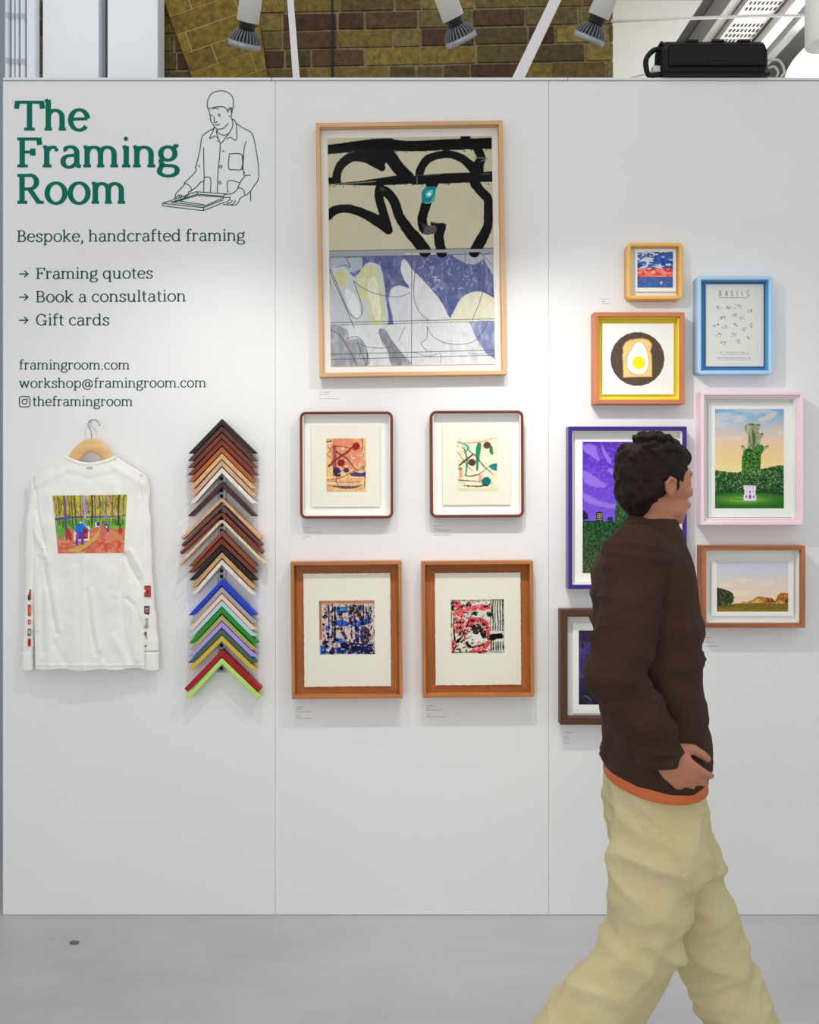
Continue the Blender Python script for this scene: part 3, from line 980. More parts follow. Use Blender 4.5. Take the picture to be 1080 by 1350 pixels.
# ---- upper half: black brush loops
def brush(pts, wd, dry=0.0):
    c.stroke(D(pts), wd, K, 1.0, rough=3, dry=dry)
brush([(118, 165), (240, 152), (350, 142), (440, 140)], [48, 52, 58, 60])
brush([(430, 142), (540, 152), (700, 148), (960, 144)], [58, 54, 56, 56])
c.poly(D([(396, 112), (442, 112), (446, 140), (396, 140)]), K); c.poly(D([(800, 103), (850, 103), (850, 130), (800, 130)]), K)
brush([(168, 318), (182, 262), (215, 222), (262, 202), (320, 208), (370, 238), (402, 262)], [42, 44, 48, 50, 52, 46, 34])
c.poly(D([(270, 160), (440, 160), (425, 230), (395, 268), (330, 240), (262, 190)]), K, rough=3)
brush([(410, 160), (440, 200), (475, 250), (520, 300), (540, 310)], [60, 66, 64, 62, 50])
brush([(590, 300), (602, 262), (632, 222), (680, 202), (740, 196), (795, 212), (840, 246), (880, 290)], [42, 42, 42, 40, 40, 42, 46, 56])
brush([(880, 160), (905, 215), (892, 250), (895, 285)], [42, 44, 50, 44])
c.stroke(D([(870, 215), (935, 220)]), 6, (120, 120, 112), 0.9); c.stroke(D([(905, 235), (930, 225)]), 4, (150, 150, 140), 0.9)
c.poly(D([(128, 308), (190, 304), (195, 335), (300, 326), (440, 306), (555, 296), (560, 345), (380, 352), (132, 343)]), K, rough=2)
c.stroke(D([(132, 343), (250, 338), (370, 330)]), 6, (150, 148, 126), 0.8)
c.poly(D([(545, 305), (720, 294), (962, 288), (962, 340), (720, 346), (550, 350)]), K, rough=2)
c.stroke(D([(578, 310), (580, 348)]), 4, (150, 150, 144), 0.8); c.stroke(D([(900, 302), (950, 299)]), 3, (140, 140, 132), 0.8)
c.stroke(D([(570, 300), (640, 304), (700, 300)]), 5, (120, 118, 104), 0.5)
brush([(390, 372), (388, 420), (405, 480), (420, 530), (435, 575)], [48, 46, 44, 46, 40])
brush([(400, 372), (440, 400), (470, 450), (490, 510), (535, 580), (585, 640), (620, 690)], [46, 50, 48, 50, 58, 62, 62])
c.stroke(D([(398, 368), (412, 376)]), 18, (96, 98, 100), 0.5)
brush([(128, 500), (165, 474), (225, 468), (300, 490), (375, 530), (435, 580)], [52, 46, 42, 46, 56, 44])
c.stroke(D([(135, 468), (175, 452), (250, 446)]), 3, K, 0.8)
brush([(655, 350), (640, 410), (620, 470), (606, 530), (620, 580), (660, 580), (705, 568)], [58, 52, 48, 48, 50, 46, 44])
c.poly(D([(645, 540), (730, 556), (715, 600), (670, 600)]), K, rough=2)
for k in range(9):
    c.stroke(D([(600 + k * 9, 545 + k * 3), (628 + k * 8, 600 - k * 5)]), 3, (168, 166, 150), 0.5)
c.stroke(D([(655, 545), (718, 556)]), 6, (150, 148, 136), 0.7)
brush([(700, 575), (690, 620), (705, 700)], [52, 50, 52])
brush([(870, 345), (905, 390), (938, 430), (942, 500), (938, 570), (905, 640), (870, 700)], [48, 46, 46, 46, 46, 56, 56])
c.stroke(D([(925, 420), (930, 500), (925, 570)]), 3, (70, 70, 68), 0.7)
c.poly([(120, 684), (960, 684), (960, 700), (120, 700)], (158, 160, 166), 1.0)
c.ell(*D([(638, 404)])[0], 36, 44, (30, 142, 150)); c.poly(D([(605, 440), (612, 385), (650, 362), (675, 364), (668, 400), (645, 445)]), (24, 128, 138), smooth=True)
c.stroke(D([(622, 445), (650, 440), (672, 400), (676, 368)]), 4, (150, 214, 208), 0.9)
c.poly(D([(622, 400), (640, 380), (660, 380), (655, 405), (635, 418)]), (110, 205, 205), 0.9, smooth=True)
c.poly(D([(632, 400), (645, 390), (650, 402), (640, 408)]), (214, 246, 240), 1, smooth=True)
for k in range(40):
    x = rg.uniform(130, 950); y = rg.choice([176, 348, 350, 180]); c.stroke(D([(x, y), (x + rg.uniform(-6, 6), y + rg.uniform(3, 8))]), 3, K)
c.mesh('painting', A.t, w, h, cx, cz, -0.016)
sheet('painting_backing', A.t, w, h, cx, cz, -0.0156, 0.003, M_paperw)
A.glaze(0.0147)

# ---------------------------------------------------------------- B: two round-cornered red wood frames
redw = woodpair('red_sapele', (124, 56, 36), dark=0.6, light=1.25, grain=70)
def framed_small(L, T, R, B, label, paper, art, seed, tilt, grp):
    F = Frame(L, T, R, B, 0.042, label, grp, tilt)
    moulding('moulding', F.t, F.w, F.h, F.d, 0.0095, redw, r=0.022, rnd=0.0035)
    sheet('mount_board', F.t, F.w - .018, F.h - .018, 0, 0, -0.010, .005, M_mount)
    # lining strips between the moulding and the board
    moulding('spacer', F.t, F.w - .0185, F.h - .0185, 0.026, 0.004, M_mount, r=0.013, rnd=0.0008, y0=-0.010)
    w, h, cx, cz = F.box(*paper, -0.016)
    sheet('paper', F.t, w, h, cx, cz, -0.016, .002, M_paper, deckle=0.0005, seed=seed, rot=0)
    w, h, cx, cz = F.box(*art, -0.0162)
    return F, (w, h, cx, cz)
G_B = 'pair of round-cornered red wood frames'
F, g = framed_small(395.3, 542.4, 518.3, 683.6, 'round-cornered red wood frame holding an orange print with crossed strokes', (411, 560, 501, 668), (430.5, 578, 482.5, 648.5), 2, math.radians(0.2), G_B)
c = Cv(340, 322, 694, 800, 0.36, (226, 186, 126), 5)
c.mottle(8, 8)
c.poly([(400, 330), (560, 325), (640, 380), (640, 560), (560, 600), (400, 600)], (214, 120, 98), 0.75, rough=14, smooth=True)
c.patches((226, 150, 110), 12, 0.52, 0.7); c.patches((236, 204, 146), 9, 0.62, 0.8)
c.poly([(398, 380), (428, 380), (430, 660), (398, 660)], (140, 62, 66), 0.8, rough=6)
R2 = (150, 44, 46)
c.stroke([(362, 568), (440, 500), (520, 450), (570, 400)], [18, 22, 20, 10], (128, 48, 44), 0.95, 3, dry=.2)
c.stroke([(380, 410), (430, 392), (490, 395), (555, 412), (600, 430)], 8, R2, 0.8, 2)
c.stroke([(430, 440), (470, 470), (520, 500), (570, 560), (620, 610), (680, 580)], [16, 12, 12, 8, 6, 5], (96, 50, 62), 0.9, 2)
c.stroke([(345, 690), (440, 680), (540, 640), (600, 610), (670, 570)], 6, (96, 50, 52), 0.9, 2)
c.stroke([(350, 700), (460, 710), (560, 715), (640, 705)], 7, (110, 54, 56), 0.8, 3, dry=.4)
c.stroke([(345, 738), (430, 752), (520, 760), (600, 755), (655, 735)], [4, 16, 26, 16, 5], (74, 52, 84), 0.95, 3, dry=.3)
c.ell(606, 392, 34, 34, (156, 38, 44), 1, 3); c.ell(472, 540, 34, 32, (138, 36, 48), 1, 3)
c.ell(518, 606, 26, 22, (62, 58, 108), 1, 6); c.ell(432, 612, 34, 30, (52, 46, 92), 1, 6); c.ell(440, 650, 30, 14, (60, 46, 84), 1, 5)
c.poly([(550, 640), (600, 620), (650, 635), (690, 620), (690, 665), (620, 662), (570, 660)], (64, 62, 116), 1, 5)
c.stroke([(660, 330), (664, 380), (655, 430)], 12, (150, 84, 54), 0.8, 2); c.stroke([(680, 450), (660, 500), (690, 540), (670, 600)], 4, (80, 70, 60), 0.9, 2)
c.stroke([(345, 350), (385, 345)], 16, (92, 76, 70), 0.8, 4); c.stroke([(352, 390), (378, 430), (350, 460), (380, 500)], 5, (96, 66, 60), 0.8, 2)
c.stroke([(685, 660), (680, 760)], 8, (70, 66, 100), 0.7, 3, dry=.5); c.stroke([(440, 600), (430, 700), (450, 740)], 7, (70, 48, 70), 0.8, 3)
c.stroke([(500, 480), (480, 560), (520, 600)], 5, (110, 50, 50), .8, 2)
for k in range(26):
    x, y = rg.uniform(345, 690), rg.uniform(330, 790); c.stroke([(x, y), (x + rg.uniform(-18, 18), y + rg.uniform(-14, 14))], rg.uniform(2, 5), (130, 58, 56), 0.6, 1)
c.mesh('print', F.t, *g, -0.0162)

F, g = framed_small(567.4, 541.2, 690.8, 682.2, 'round-cornered red wood frame holding a cream print with green blots', (583.5, 558, 673, 665.5), (603, 577, 656, 647.5), 3, math.radians(0.3), G_B)
c = Cv(352, 312, 712, 790, 0.36, (230, 226, 190), 6)
c.patches((238, 232, 212), 14, 0.5, 0.8); c.patches((232, 200, 168), 12, 0.66, 0.7)
gr = (34, 138, 98)
c.stroke([(360, 350), (420, 372), (450, 400), (440, 430)], [14, 18, 24, 16], (60, 168, 140), 0.9, 5)
c.stroke([(550, 370), (540, 430), (535, 500), (530, 600)], [34, 44, 30, 14], gr, 1, 5); c.stroke([(420, 420), (440, 520), (430, 640)], [16, 20, 14], (50, 140, 96), .9, 5)
c.stroke([(655, 400), (660, 440), (665, 460)], [30, 30, 14], (52, 128, 72), 1, 3)
c.poly([(630, 570), (670, 545), (710, 540), (710, 612), (670, 600)], (22, 128, 122), 1, 4); c.ell(610, 705, 44, 42, (18, 112, 104), 1, 9)
c.stroke([(370, 560), (430, 510), (490, 465)], [14, 20, 14], (104, 78, 54), 1, 3); c.stroke([(450, 420), (520, 480), (580, 555), (650, 620), (670, 640)], [10, 10, 10, 8, 5], (100, 84, 72), 1, 2)
c.stroke([(360, 380), (350, 430), (400, 500), (440, 560), (490, 610)], 5, (84, 80, 70), 1, 1.5); c.stroke([(420, 650), (470, 655), (540, 640), (600, 600), (640, 560)], [8, 10, 9, 5, 4], (74, 66, 60), 1, 2)
c.stroke([(355, 360), (440, 360), (560, 350), (650, 325), (705, 318)], [8, 10, 14, 8, 8], (214, 152, 134), .9, 3)
c.ell(620, 380, 34, 32, (98, 66, 52), 1, 3); c.ell(484, 533, 33, 32, (84, 60, 50), 1, 3)
c.stroke([(362, 690), (460, 698), (560, 705)], 10, (88, 96, 76), 1, 4, dry=.4); c.stroke([(395, 738), (470, 745), (560, 745), (660, 722)], [6, 12, 12, 6], (56, 50, 46), 1, 4, dry=.3)
c.poly([(362, 600), (400, 590), (400, 660), (372, 680)], (226, 160, 118), .9, 6); c.poly([(540, 640), (575, 640), (570, 700), (545, 700)], (222, 152, 138), .9, 6); c.ell(378, 590, 20, 14, (96, 142, 80), .9, 5)
c.ell(408, 405, 12, 10, (190, 100, 80), .8, 2); c.ell(530, 790, 4, 4, (200, 220, 140))
c.rect(365, 765, 712, 790, (206, 214, 160), .8, 3)
for k in range(26):
    x, y = rg.uniform(360, 700), rg.uniform(330, 760); c.stroke([(x, y), (x + rg.uniform(-20, 20), y + rg.uniform(-14, 14))], rg.uniform(2, 4), rg.choice([(110, 100, 80), (200, 130, 110), (60, 130, 90)]), 0.7, 1)
c.mesh('print', F.t, *g, -0.0162)

# ---------------------------------------------------------------- C: two deep orange-brown box frames
ckm = woodpair('cherry_box', (196, 128, 76), dark=0.72, light=1.12, grain=55)
ckb = woodpair('cherry_backing', (178, 104, 48), dark=0.7, light=1.15, grain=40)
G_C = 'pair of deep orange-brown box frames'
def box_frame(L, T, R, B, label, paper, art, seed, tilt):
    F = Frame(L, T, R, B, 0.052, label, G_C, tilt)
    moulding('moulding', F.t, F.w, F.h, F.d, 0.0115, ckm, rnd=0.001)
    F.back(0.0116, -0.008, ckb[1], 'backing_panel')
    moulding('backing_surround', F.t, F.w - .0235, F.h - .0235, 0.006, 0.040, ckb, rnd=0.0006, y0=-0.0082)
    w, h, cx, cz = F.box(*paper, -0.0215)
    sheet('paper', F.t, w, h, cx, cz, -0.0215, .0016, M_paper, deckle=0.0007, seed=seed)
    w2, h2, _, _ = F.box(paper[0] + 12, paper[1] + 12, paper[2] - 12, paper[3] - 12, -0.0215)
    sheet('paper_mount', F.t, w2, h2, cx, cz, -0.0198, .006, M_mount)
    return F, F.box(*art, -0.0217)
F, g = box_frame(383.8, 740.6, 530.2, 921.3, 'left one of two orange-brown box frames, its print blue, black and pink', (400.7, 755.8, 515.2, 905), (421, 791.5, 494.2, 862.8), 4, math.radians(0.55))
c = Cv(305, 368, 742, 797, 0.42, (212, 186, 176), 7)
c.rect(305, 368, 742, 395, (178, 116, 84), .9, 6); c.rect(305, 368, 326, 680, (176, 108, 74), .9, 4); c.mottle(10, 6)
bl = (34, 82, 186); dk = (18, 16, 26)
c.poly([(430, 420), (520, 415), (560, 430), (540, 460), (440, 465)], (28, 110, 186), 1, 5); c.poly([(380, 530), (480, 520), (560, 545), (700, 505), (715, 550), (620, 580), (520, 575), (400, 565)], bl, 1, 7)
c.poly([(470, 690), (560, 700), (700, 720), (735, 770), (700, 790), (360, 790), (400, 750), (480, 740)], (30, 48, 128), 1, 8); c.poly([(310, 720), (350, 730), (380, 790), (310, 797)], (36, 92, 196), 1, 5)
c.poly([(360, 560), (400, 580), (380, 620), (355, 600)], (44, 100, 190), 1, 5); c.poly([(440, 660), (520, 690), (500, 720), (440, 700)], bl, .9, 6); c.ell(702, 440, 14, 18, (40, 140, 150), 1, 3)
for x, y0_, y1_, wd in ((365, 400, 500, 6), (380, 405, 600, 12), (410, 400, 640, 9), (428, 420, 670, 16), (655, 405, 510, 10), (675, 420, 560, 9), (692, 470, 640, 6), (398, 470, 560, 8), (540, 480, 560, 6), (612, 560, 640, 7)):
    c.stroke([(x, y0_), (x + rg.uniform(-3, 3), (y0_ + y1_) / 2), (x, y1_)], wd, dk, 1, 3)
c.poly([(535, 420), (565, 402), (600, 410), (645, 500), (665, 560), (640, 560), (600, 480), (580, 540), (548, 560), (535, 470)], (46, 34, 40), 1, 5, smooth=True)
c.ell(563, 505, 12, 22, (206, 178, 164), 1, 4); c.poly([(610, 405), (655, 410), (645, 460), (612, 450)], (74, 80, 90), 1, 4)
c.stroke([(595, 540), (600, 600), (605, 690)], [30, 28, 34], (22, 36, 92), 1, 4); c.stroke([(470, 580), (490, 620), (515, 670)], [26, 26, 24], (50, 40, 52), 1, 4)
c.poly([(640, 580), (690, 590), (715, 640), (705, 690), (660, 720), (630, 680)], (32, 26, 40), 1, 8, smooth=True, dry=.3); c.poly([(470, 710), (540, 700), (640, 735), (640, 780), (500, 755)], (14, 20, 52), 1, 7, smooth=True)
for e in ((352, 495, 24, 14), (340, 560, 10, 12), (372, 632, 16, 12), (382, 662, 18, 14), (352, 705, 24, 20), (365, 735, 20, 14), (440, 680, 20, 12), (470, 480, 14, 16), (505, 460, 12, 6), (445, 590, 16, 12)):
    c.ell(*e, dk, 1, 5)
for k in range(90):
    x, y = rg.uniform(320, 735), rg.uniform(400, 790); c.stroke([(x, y), (x + rg.uniform(-5, 5), y + rg.uniform(-16, 16))], rg.uniform(2, 5), rg.choice([dk, dk, (30, 60, 150), (210, 182, 172)]), 0.85, 1)
reg = ((c.Y / c.res + 368) > 400) * ((c.X / c.res + 305) > 330)
c.patches(dk, 9, .60, .9, reg, .05, (.7, 1.5)); c.patches((30, 76, 190), 8, .70, .85, reg, .05, (1.3, .8)); c.patches((222, 196, 188), 6, .66, .8, reg, .05); c.patches((120, 110, 120), 7, .68, .7, reg, .05)
c.stroke([(320, 778), (450, 775), (600, 785)], 3, dk, .8, 1); c.mesh('print', F.t, *g, -0.0217)

F, g = box_frame(557, 740, 703.8, 919.5, 'right one of two orange-brown box frames, its print red and black with stripes', (573.8, 755.2, 686.8, 903), (594.3, 790, 664.8, 861.6), 5, math.radians(0.5))
c = Cv(325, 360, 750, 790, 0.42, (216, 216, 198), 8)
rd = (224, 84, 88); k_ = (20, 20, 20)
c.poly([(340, 375), (400, 368), (420, 430), (560, 400), (640, 405), (640, 440), (540, 450), (440, 460), (420, 510), (345, 500)], rd, .95, 6); c.poly([(350, 500), (440, 520), (430, 600), (400, 650), (355, 620)], rd, .9, 8)
c.poly([(470, 520), (560, 505), (620, 540), (640, 600), (630, 650), (600, 640), (605, 580), (560, 545), (500, 560), (450, 640), (440, 680), (425, 640)], (206, 66, 76), .95, 5, smooth=True)
c.poly([(440, 785), (540, 740), (630, 680), (640, 710), (585, 787)], (226, 70, 76), 1, 3); c.poly([(330, 680), (350, 690), (350, 787), (330, 787)], (220, 60, 70), 1, 2)
c.ell(530, 560, 100, 50, (200, 66, 76), .5, 8)
for x in (645, 662, 682, 700, 718, 738):
    c.stroke([(x, 368), (x + rg.uniform(-6, 6), 450), (x + rg.uniform(-6, 6), 540), (x - 2, 610)], rg.uniform(5, 9), k_, 1, 2.5, dry=.2)
    c.stroke([(x, 700), (x + rg.uniform(-3, 3), 765)], rg.uniform(6, 11), k_, 1, 2.5)
c.stroke([(325, 366), (500, 370), (745, 364)], 4, k_, .9, 2, dry=.4); c.stroke([(745, 364), (748, 785)], 4, k_, .9, 2); c.stroke([(335, 783), (560, 778), (748, 782)], 5, k_, .9, 2); c.stroke([(333, 380), (330, 560)], 5, k_, .9, 2)
c.poly([(612, 655), (640, 640), (720, 632), (742, 650), (735, 672), (690, 675), (650, 694), (615, 680)], k_, 1, 3, smooth=True)
c.poly([(440, 700), (452, 735), (500, 750), (560, 735), (580, 712), (600, 700), (560, 720), (490, 735), (455, 690)], k_, 1, 2)
c.poly([(500, 640), (520, 620), (560, 610), (575, 640), (570, 700), (500, 700)], (226, 226, 210), 1, 4, smooth=True)
c.poly([(565, 600), (595, 600), (605, 640), (585, 670), (560, 640)], k_, 1, 4, smooth=True); c.poly([(490, 570), (550, 560), (565, 600), (520, 640), (500, 610)], k_, .9, 8, smooth=True)
c.stroke([(490, 480), (470, 540), (440, 600), (410, 660), (380, 690)], [7, 8, 10, 16, 22], k_, 1, 3); c.stroke([(352, 500), (350, 600), (360, 690), (385, 695)], [10, 10, 16, 20], k_, 1, 3)
for e in ((470, 405, 28, 16), (600, 418, 24, 8), (518, 470, 14, 14), (402, 540, 8, 12), (400, 585, 10, 14), (635, 480, 24, 20), (500, 530, 20, 10), (560, 520, 20, 10), (342, 430, 10, 26), (385, 755, 20, 8), (590, 560, 20, 12)):
    c.ell(*e, k_, .95, 6)
reg = ((c.X / c.res + 325) < 640) * 1.0
c.patches(k_, 8, .63, .9, reg, .04, (1.3, .8)); c.patches((220, 220, 204), 6, .66, .9, reg, .05); c.patches(rd, 9, .66, .8, reg, .05)
for k in range(80):
    x, y = rg.uniform(335, 640), rg.uniform(375, 780); c.stroke([(x, y), (x + rg.uniform(-12, 12), y + rg.uniform(-8, 8))], rg.uniform(2, 5), rg.choice([k_, k_, (216, 216, 198), rd]), 0.85, 1)
c.mesh('print', F.t, *g, -0.0217)

# ---------------------------------------------------------------- D: small yellow round-cornered frame
M_yel = plain('yellow_stain', (238, 184, 92), 0.4, var=0.05)
F = Frame(827.5, 319.6, 901, 394.5, 0.045, 'smallest frame, yellow with rounded corners, showing a blue and red seascape')
moulding('moulding', F.t, F.w, F.h, F.d, 0.0135, M_yel, r=0.017, rnd=0.004)
sheet('mount_board', F.t, F.w - .026, F.h - .026, 0, 0, -0.012, .004, M_mount)
w, h, cx, cz = F.box(837.5, 327.5, 892, 384.5, -0.018); sheet('paper', F.t, w, h, cx, cz, -0.018, .0015, M_paperw)
c = Cv(412, 130, 690, 406, 0.55, (66, 104, 178), 9)
m1 = (c.Y / c.res + 130) < 262
c.patches((30, 78, 164), 22, 0.5, .9, m1, aspect=(1.6, 1)); c.patches((214, 222, 232), 14, 0.56, .95, m1, 0.04, (2, .8)); c.patches((60, 80, 130), 8, 0.62, .8, m1, 0.04, (2, .8))
c.rect(405, 262, 700, 326, (238, 120, 104)); m2 = ((c.Y / c.res + 130) > 255) * ((c.Y / c.res + 130) < 330)
c.patches((216, 66, 58), 9, 0.54, .9, m2, .04, (1.8, .7)); c.patches((250, 190, 170), 6, 0.6, .8, m2, .04, (2, .6)); c.patches((90, 80, 130), 7, 0.66, .7, ((c.Y / c.res + 130) > 235) * ((c.Y / c.res + 130) < 285), .04, (2, .6))
c.rect(405, 326, 700, 410, (74, 108, 170)); m3 = (c.Y / c.res + 130) > 327; c.patches((44, 76, 146), 5, .55, .8, m3, .05, (2, .6)); c.patches((130, 156, 200), 3, .66, .6, m3, .05, (2, .6))
c.stroke([(412, 326), (690, 326)], 3, (40, 52, 120)); c.poly([(586, 376), (600, 352), (604, 376)], (246, 214, 196)); c.poly([(606, 374), (606, 356), (616, 374)], (220, 110, 80)); c.stroke([(590, 379), (612, 379)], 3, (190, 80, 60))
w, h, cx, cz = F.box(840.5, 332, 887.5, 379.2, -0.0182); c.mesh('print', F.t, w, h, cx, cz, -0.0182)

# ---------------------------------------------------------------- E: fried egg on toast
egw = woodpair('reddish_alder', (204, 128, 88), dark=0.82, light=1.08, grain=60)
M_yb = plain('yellow_mount', (238, 216, 62), 0.7, var=0.02)
F = Frame(783.5, 411.5, 903, 532.6, 0.05, 'square orange-brown frame with yellow lining and a fried egg on toast')
moulding('moulding', F.t, F.w, F.h, F.d, 0.0165, egw, rnd=0.002)
F.back(0.0168, -0.012, M_yb, 'yellow_mount')
moulding('yellow_spacer', F.t, F.w - .033, F.h - .033, 0.028, 0.003, M_yb, rnd=0.0006, y0=-0.012)
w, h, cx, cz = F.box(794.5, 426.5, 888.5, 520, -0.021); sheet('paper', F.t, w, h, cx, cz, -0.021, .0016, M_paperw)
w2, h2, _, _ = F.box(800, 432, 883, 514, -0.021); sheet('paper_mount', F.t, w2, h2, cx, cz, -0.0194, .008, M_yb)
c = Cv(200, 745, 628, 1173, 0.55, (238, 238, 234), 10)
c.ell(414, 958, 209, 209, (86, 72, 62)); dm = np.hypot(c.X / c.res + 200 - 414, c.Y / c.res + 745 - 958) < 207
c.patches((108, 92, 78), 2.5, .55, .6, dm, .1, octaves=1)
c.poly([(303, 1102), (300, 985), (295, 930), (302, 905), (297, 870), (318, 830), (355, 808), (410, 800), (450, 797), (500, 808), (528, 840), (524, 875), (515, 895), (526, 930), (528, 1000), (528, 1097), (420, 1098)], (222, 170, 100))
c.poly([(310, 1095), (307, 985), (303, 930), (310, 905), (306, 870), (325, 836), (358, 816), (410, 808), (450, 805), (494, 815), (519, 843), (514, 875), (506, 897), (518, 930), (520, 1000), (520, 1090), (420, 1090)], (240, 200, 128))
tm = (np.abs(c.a[..., 0] - 240) < 4) & (np.abs(c.a[..., 2] - 128) < 6); c.patches((250, 224, 160), 4, .56, .8, tm, .08)
c.poly([(328, 1000), (332, 940), (365, 880), (392, 838), (422, 822), (455, 830), (478, 870), (496, 920), (504, 980), (495, 1040), (465, 1075), (415, 1082), (365, 1068), (338, 1040)], (214, 160, 118), smooth=True)
c.poly([(332, 1000), (338, 942), (368, 884), (394, 842), (422, 826), (452, 834), (476, 874), (492, 922), (500, 980), (490, 1036), (462, 1070), (415, 1077), (368, 1062), (342, 1036)], (244, 243, 238), smooth=True)
c.ell(424, 988, 50, 50, (240, 228, 60)); c.ell(424, 990, 42, 42, (247, 232, 40))
a_ = (804.1, 437, 877, 509.8); w, h, cx, cz = F.box(*a_, -0.0212); c.mesh('print', F.t, w, h, cx, cz, -0.0212)

# ---------------------------------------------------------------- F: pale blue frame with doodled poster
M_lb = plain('pale_blue_lacquer', (176, 211, 240), 0.35, var=0.02)
M_bb = plain('mid_blue_mount', (86, 158, 210), 0.7, var=0.02)
F = Frame(920, 363.5, 1019.5, 493.5, 0.05, 'pale blue round-cornered frame holding a white sheet of small sketched doodles')
moulding('moulding', F.t, F.w, F.h, F.d, 0.0135, M_lb, r=0.012, rnd=0.003)
sheet('blue_mount', F.t, F.w - .026, F.h - .026, 0, 0, -0.010, .004, M_bb)
moulding('blue_spacer', F.t, F.w - .0272, F.h - .0272, 0.03, 0.003, M_bb, rnd=0.0006, y0=-0.010)
w, h, cx, cz = F.box(930.8, 374.8, 1007, 483, -0.022)
c = Cv(222, 178, 772, 958, 0.30, (228, 226, 218), 12)
ik = (92, 92, 100)
# sketched capitals B A S I C S, underlined
for g_ in ([(352, 235), (352, 290)], [(352, 235), (368, 245), (354, 260), (372, 278), (352, 290)], [(410, 290), (418, 235), (428, 288)], [(412, 268), (426, 268)],
           [(480, 240), (464, 246), (466, 260), (480, 272), (478, 288), (460, 286)], [(522, 240), (520, 290)], [(574, 242), (562, 262), (572, 288)],
           [(630, 238), (614, 246), (616, 262), (634, 274), (630, 290), (614, 288)]):
    c.stroke(g_, 5, ik, .9, smooth=False)
c.stroke([(348, 305), (625, 308)], 4, ik, .9)
for (x, y) in ((345, 400), (440, 400), (530, 390), (640, 440), (388, 490), (496, 475), (568, 496), (322, 558), (405, 585), (498, 562), (655, 566), (588, 606), (345, 658), (484, 655), (636, 684), (390, 732), (538, 718)):
    for k in range(8):
        a, b2 = x + rg.uniform(-24, 24), y + rg.uniform(-16, 16)
        c.stroke([(a, b2), (a + rg.uniform(-12, 12), b2 + rg.uniform(-12, 12)), (a + rg.uniform(-16, 16), b2 + rg.uniform(-10, 10))], 3.6, rg.choice([(112, 112, 122), (150, 150, 160), (96, 92, 128)]), .85)
for y, xa, xb in ((825, 350, 640), (878, 330, 650)):
    x = xa
    while x < xb:
        if rg.random() < .82: c.stroke([(x, y + rg.uniform(-8, -4)), (x + rg.uniform(0, 7), y + rg.uniform(4, 8))], 3.6, (130, 130, 136), .85)
        x += 10
    c.stroke([(xa + 20, y + 20), (xb - 10, y + 18)], 3, (120, 120, 126), .8)
sheet('poster_board', F.t, w, h, cx, cz, -0.0218, .003, M_paperw)
w2, h2, _, _ = F.box(938, 382, 1000, 476, -0.022); sheet('poster_mount', F.t, w2, h2, cx, cz, -0.0188, .008, M_bb)
c.mesh('poster', F.t, w, h, cx, cz, -0.022); F.glaze(.0165)

# ---------------------------------------------------------------- G: purple frame, night tree
M_pur = plain('violet_lacquer', (58, 26, 122), 0.28, var=0.08)
F = Frame(749.5, 562.3, 905.8, 776.5, 0.045, 'tall violet frame half behind the walking person, purple night sky print')
moulding('moulding', F.t, F.w, F.h, F.d, 0.0145, M_pur, rnd=0.0015)
F.back(0.0147, -0.010, M_mount)
moulding('spacer', F.t, F.w - .0292, F.h - .0292, 0.028, 0.004, M_mount, rnd=0.0006, y0=-0.010)
w, h, cx, cz = F.box(757.8, 577, 896, 768, -0.016); sheet('paper', F.t, w, h, cx, cz, -0.016, .0014, M_paperw)
c = Cv(205, 175, 833, 1110, 0.34, (92, 50, 190), 13)
c.grad([(175, (86, 44, 176)), (450, (104, 60, 206)), (740, (124, 84, 214)), (1110, (124, 84, 214))])
c.patches((128, 98, 214), 5, .5, .5, None, .2, octaves=1)
for q in ([(215, 195), (290, 200), (320, 280), (330, 320), (270, 280), (220, 240)], [(340, 190), (370, 240), (410, 300), (400, 330), (350, 260)], [(470, 260), (490, 210), (545, 190), (555, 215), (520, 260)],
          [(215, 380), (300, 430), (380, 480), (340, 500), (230, 470)], [(380, 370), (470, 370), (480, 420), (420, 410)], [(600, 600), (680, 600), (700, 640), (610, 640)], [(215, 540), (330, 600), (450, 620), (430, 650), (240, 610)], [(590, 200), (680, 210), (640, 260)]):
    c.poly(q, (156, 130, 226), .75, 9, smooth=True)
c.poly([(205, 735), (380, 742), (833, 735), (833, 1110), (205, 1110)], (26, 70, 36), 1, 3)
gm = (c.Y / c.res + 175) > 738; yy = c.Y / c.res + 175
c.blend(np.clip((yy - 770) / 320, 0, 1) * gm * .8, (104, 88, 52))
c.patches((60, 120, 62), 2.4, .56, .7, gm, .08, octaves=1); c.patches((10, 30, 20), 2.4, .60, .8, gm, .08, octaves=1)
c.poly([(432, 745), (440, 640), (455, 600), (440, 560), (460, 530), (450, 490), (482, 470), (478, 400), (452, 350), (460, 315), (490, 300), (520, 295), (548, 325), (560, 380), (575, 420), (585, 480), (606, 505), (585, 560), (590, 640), (600, 700), (600, 745)], (34, 60, 34), 1, 6)
tm = (np.abs(c.a[..., 1] - 60) < 3) & (np.abs(c.a[..., 0] - 34) < 3)
c.patches((104, 128, 76), 3, .54, .8, tm, .1, octaves=2); c.patches((18, 28, 24), 4, .6, .9, tm, .1, octaves=2); c.patches((34, 110, 50), 9, .5, .5, tm * (yy > 480), .1)
for k in range(6): c.stroke([(478 + k * 9, 632 + rg.uniform(-8, 8)), (486 + k * 9, 640)], 6, (176, 70, 40), .9)
c.poly([(303, 738), (303, 680), (318, 672), (346, 676), (350, 738)], (14, 16, 20)); 
for i in range(3):
    for j in range(4): c.rect(311 + i * 12, 684 + j * 13, 318 + i * 12, 692 + j * 13, (206, 220, 110))
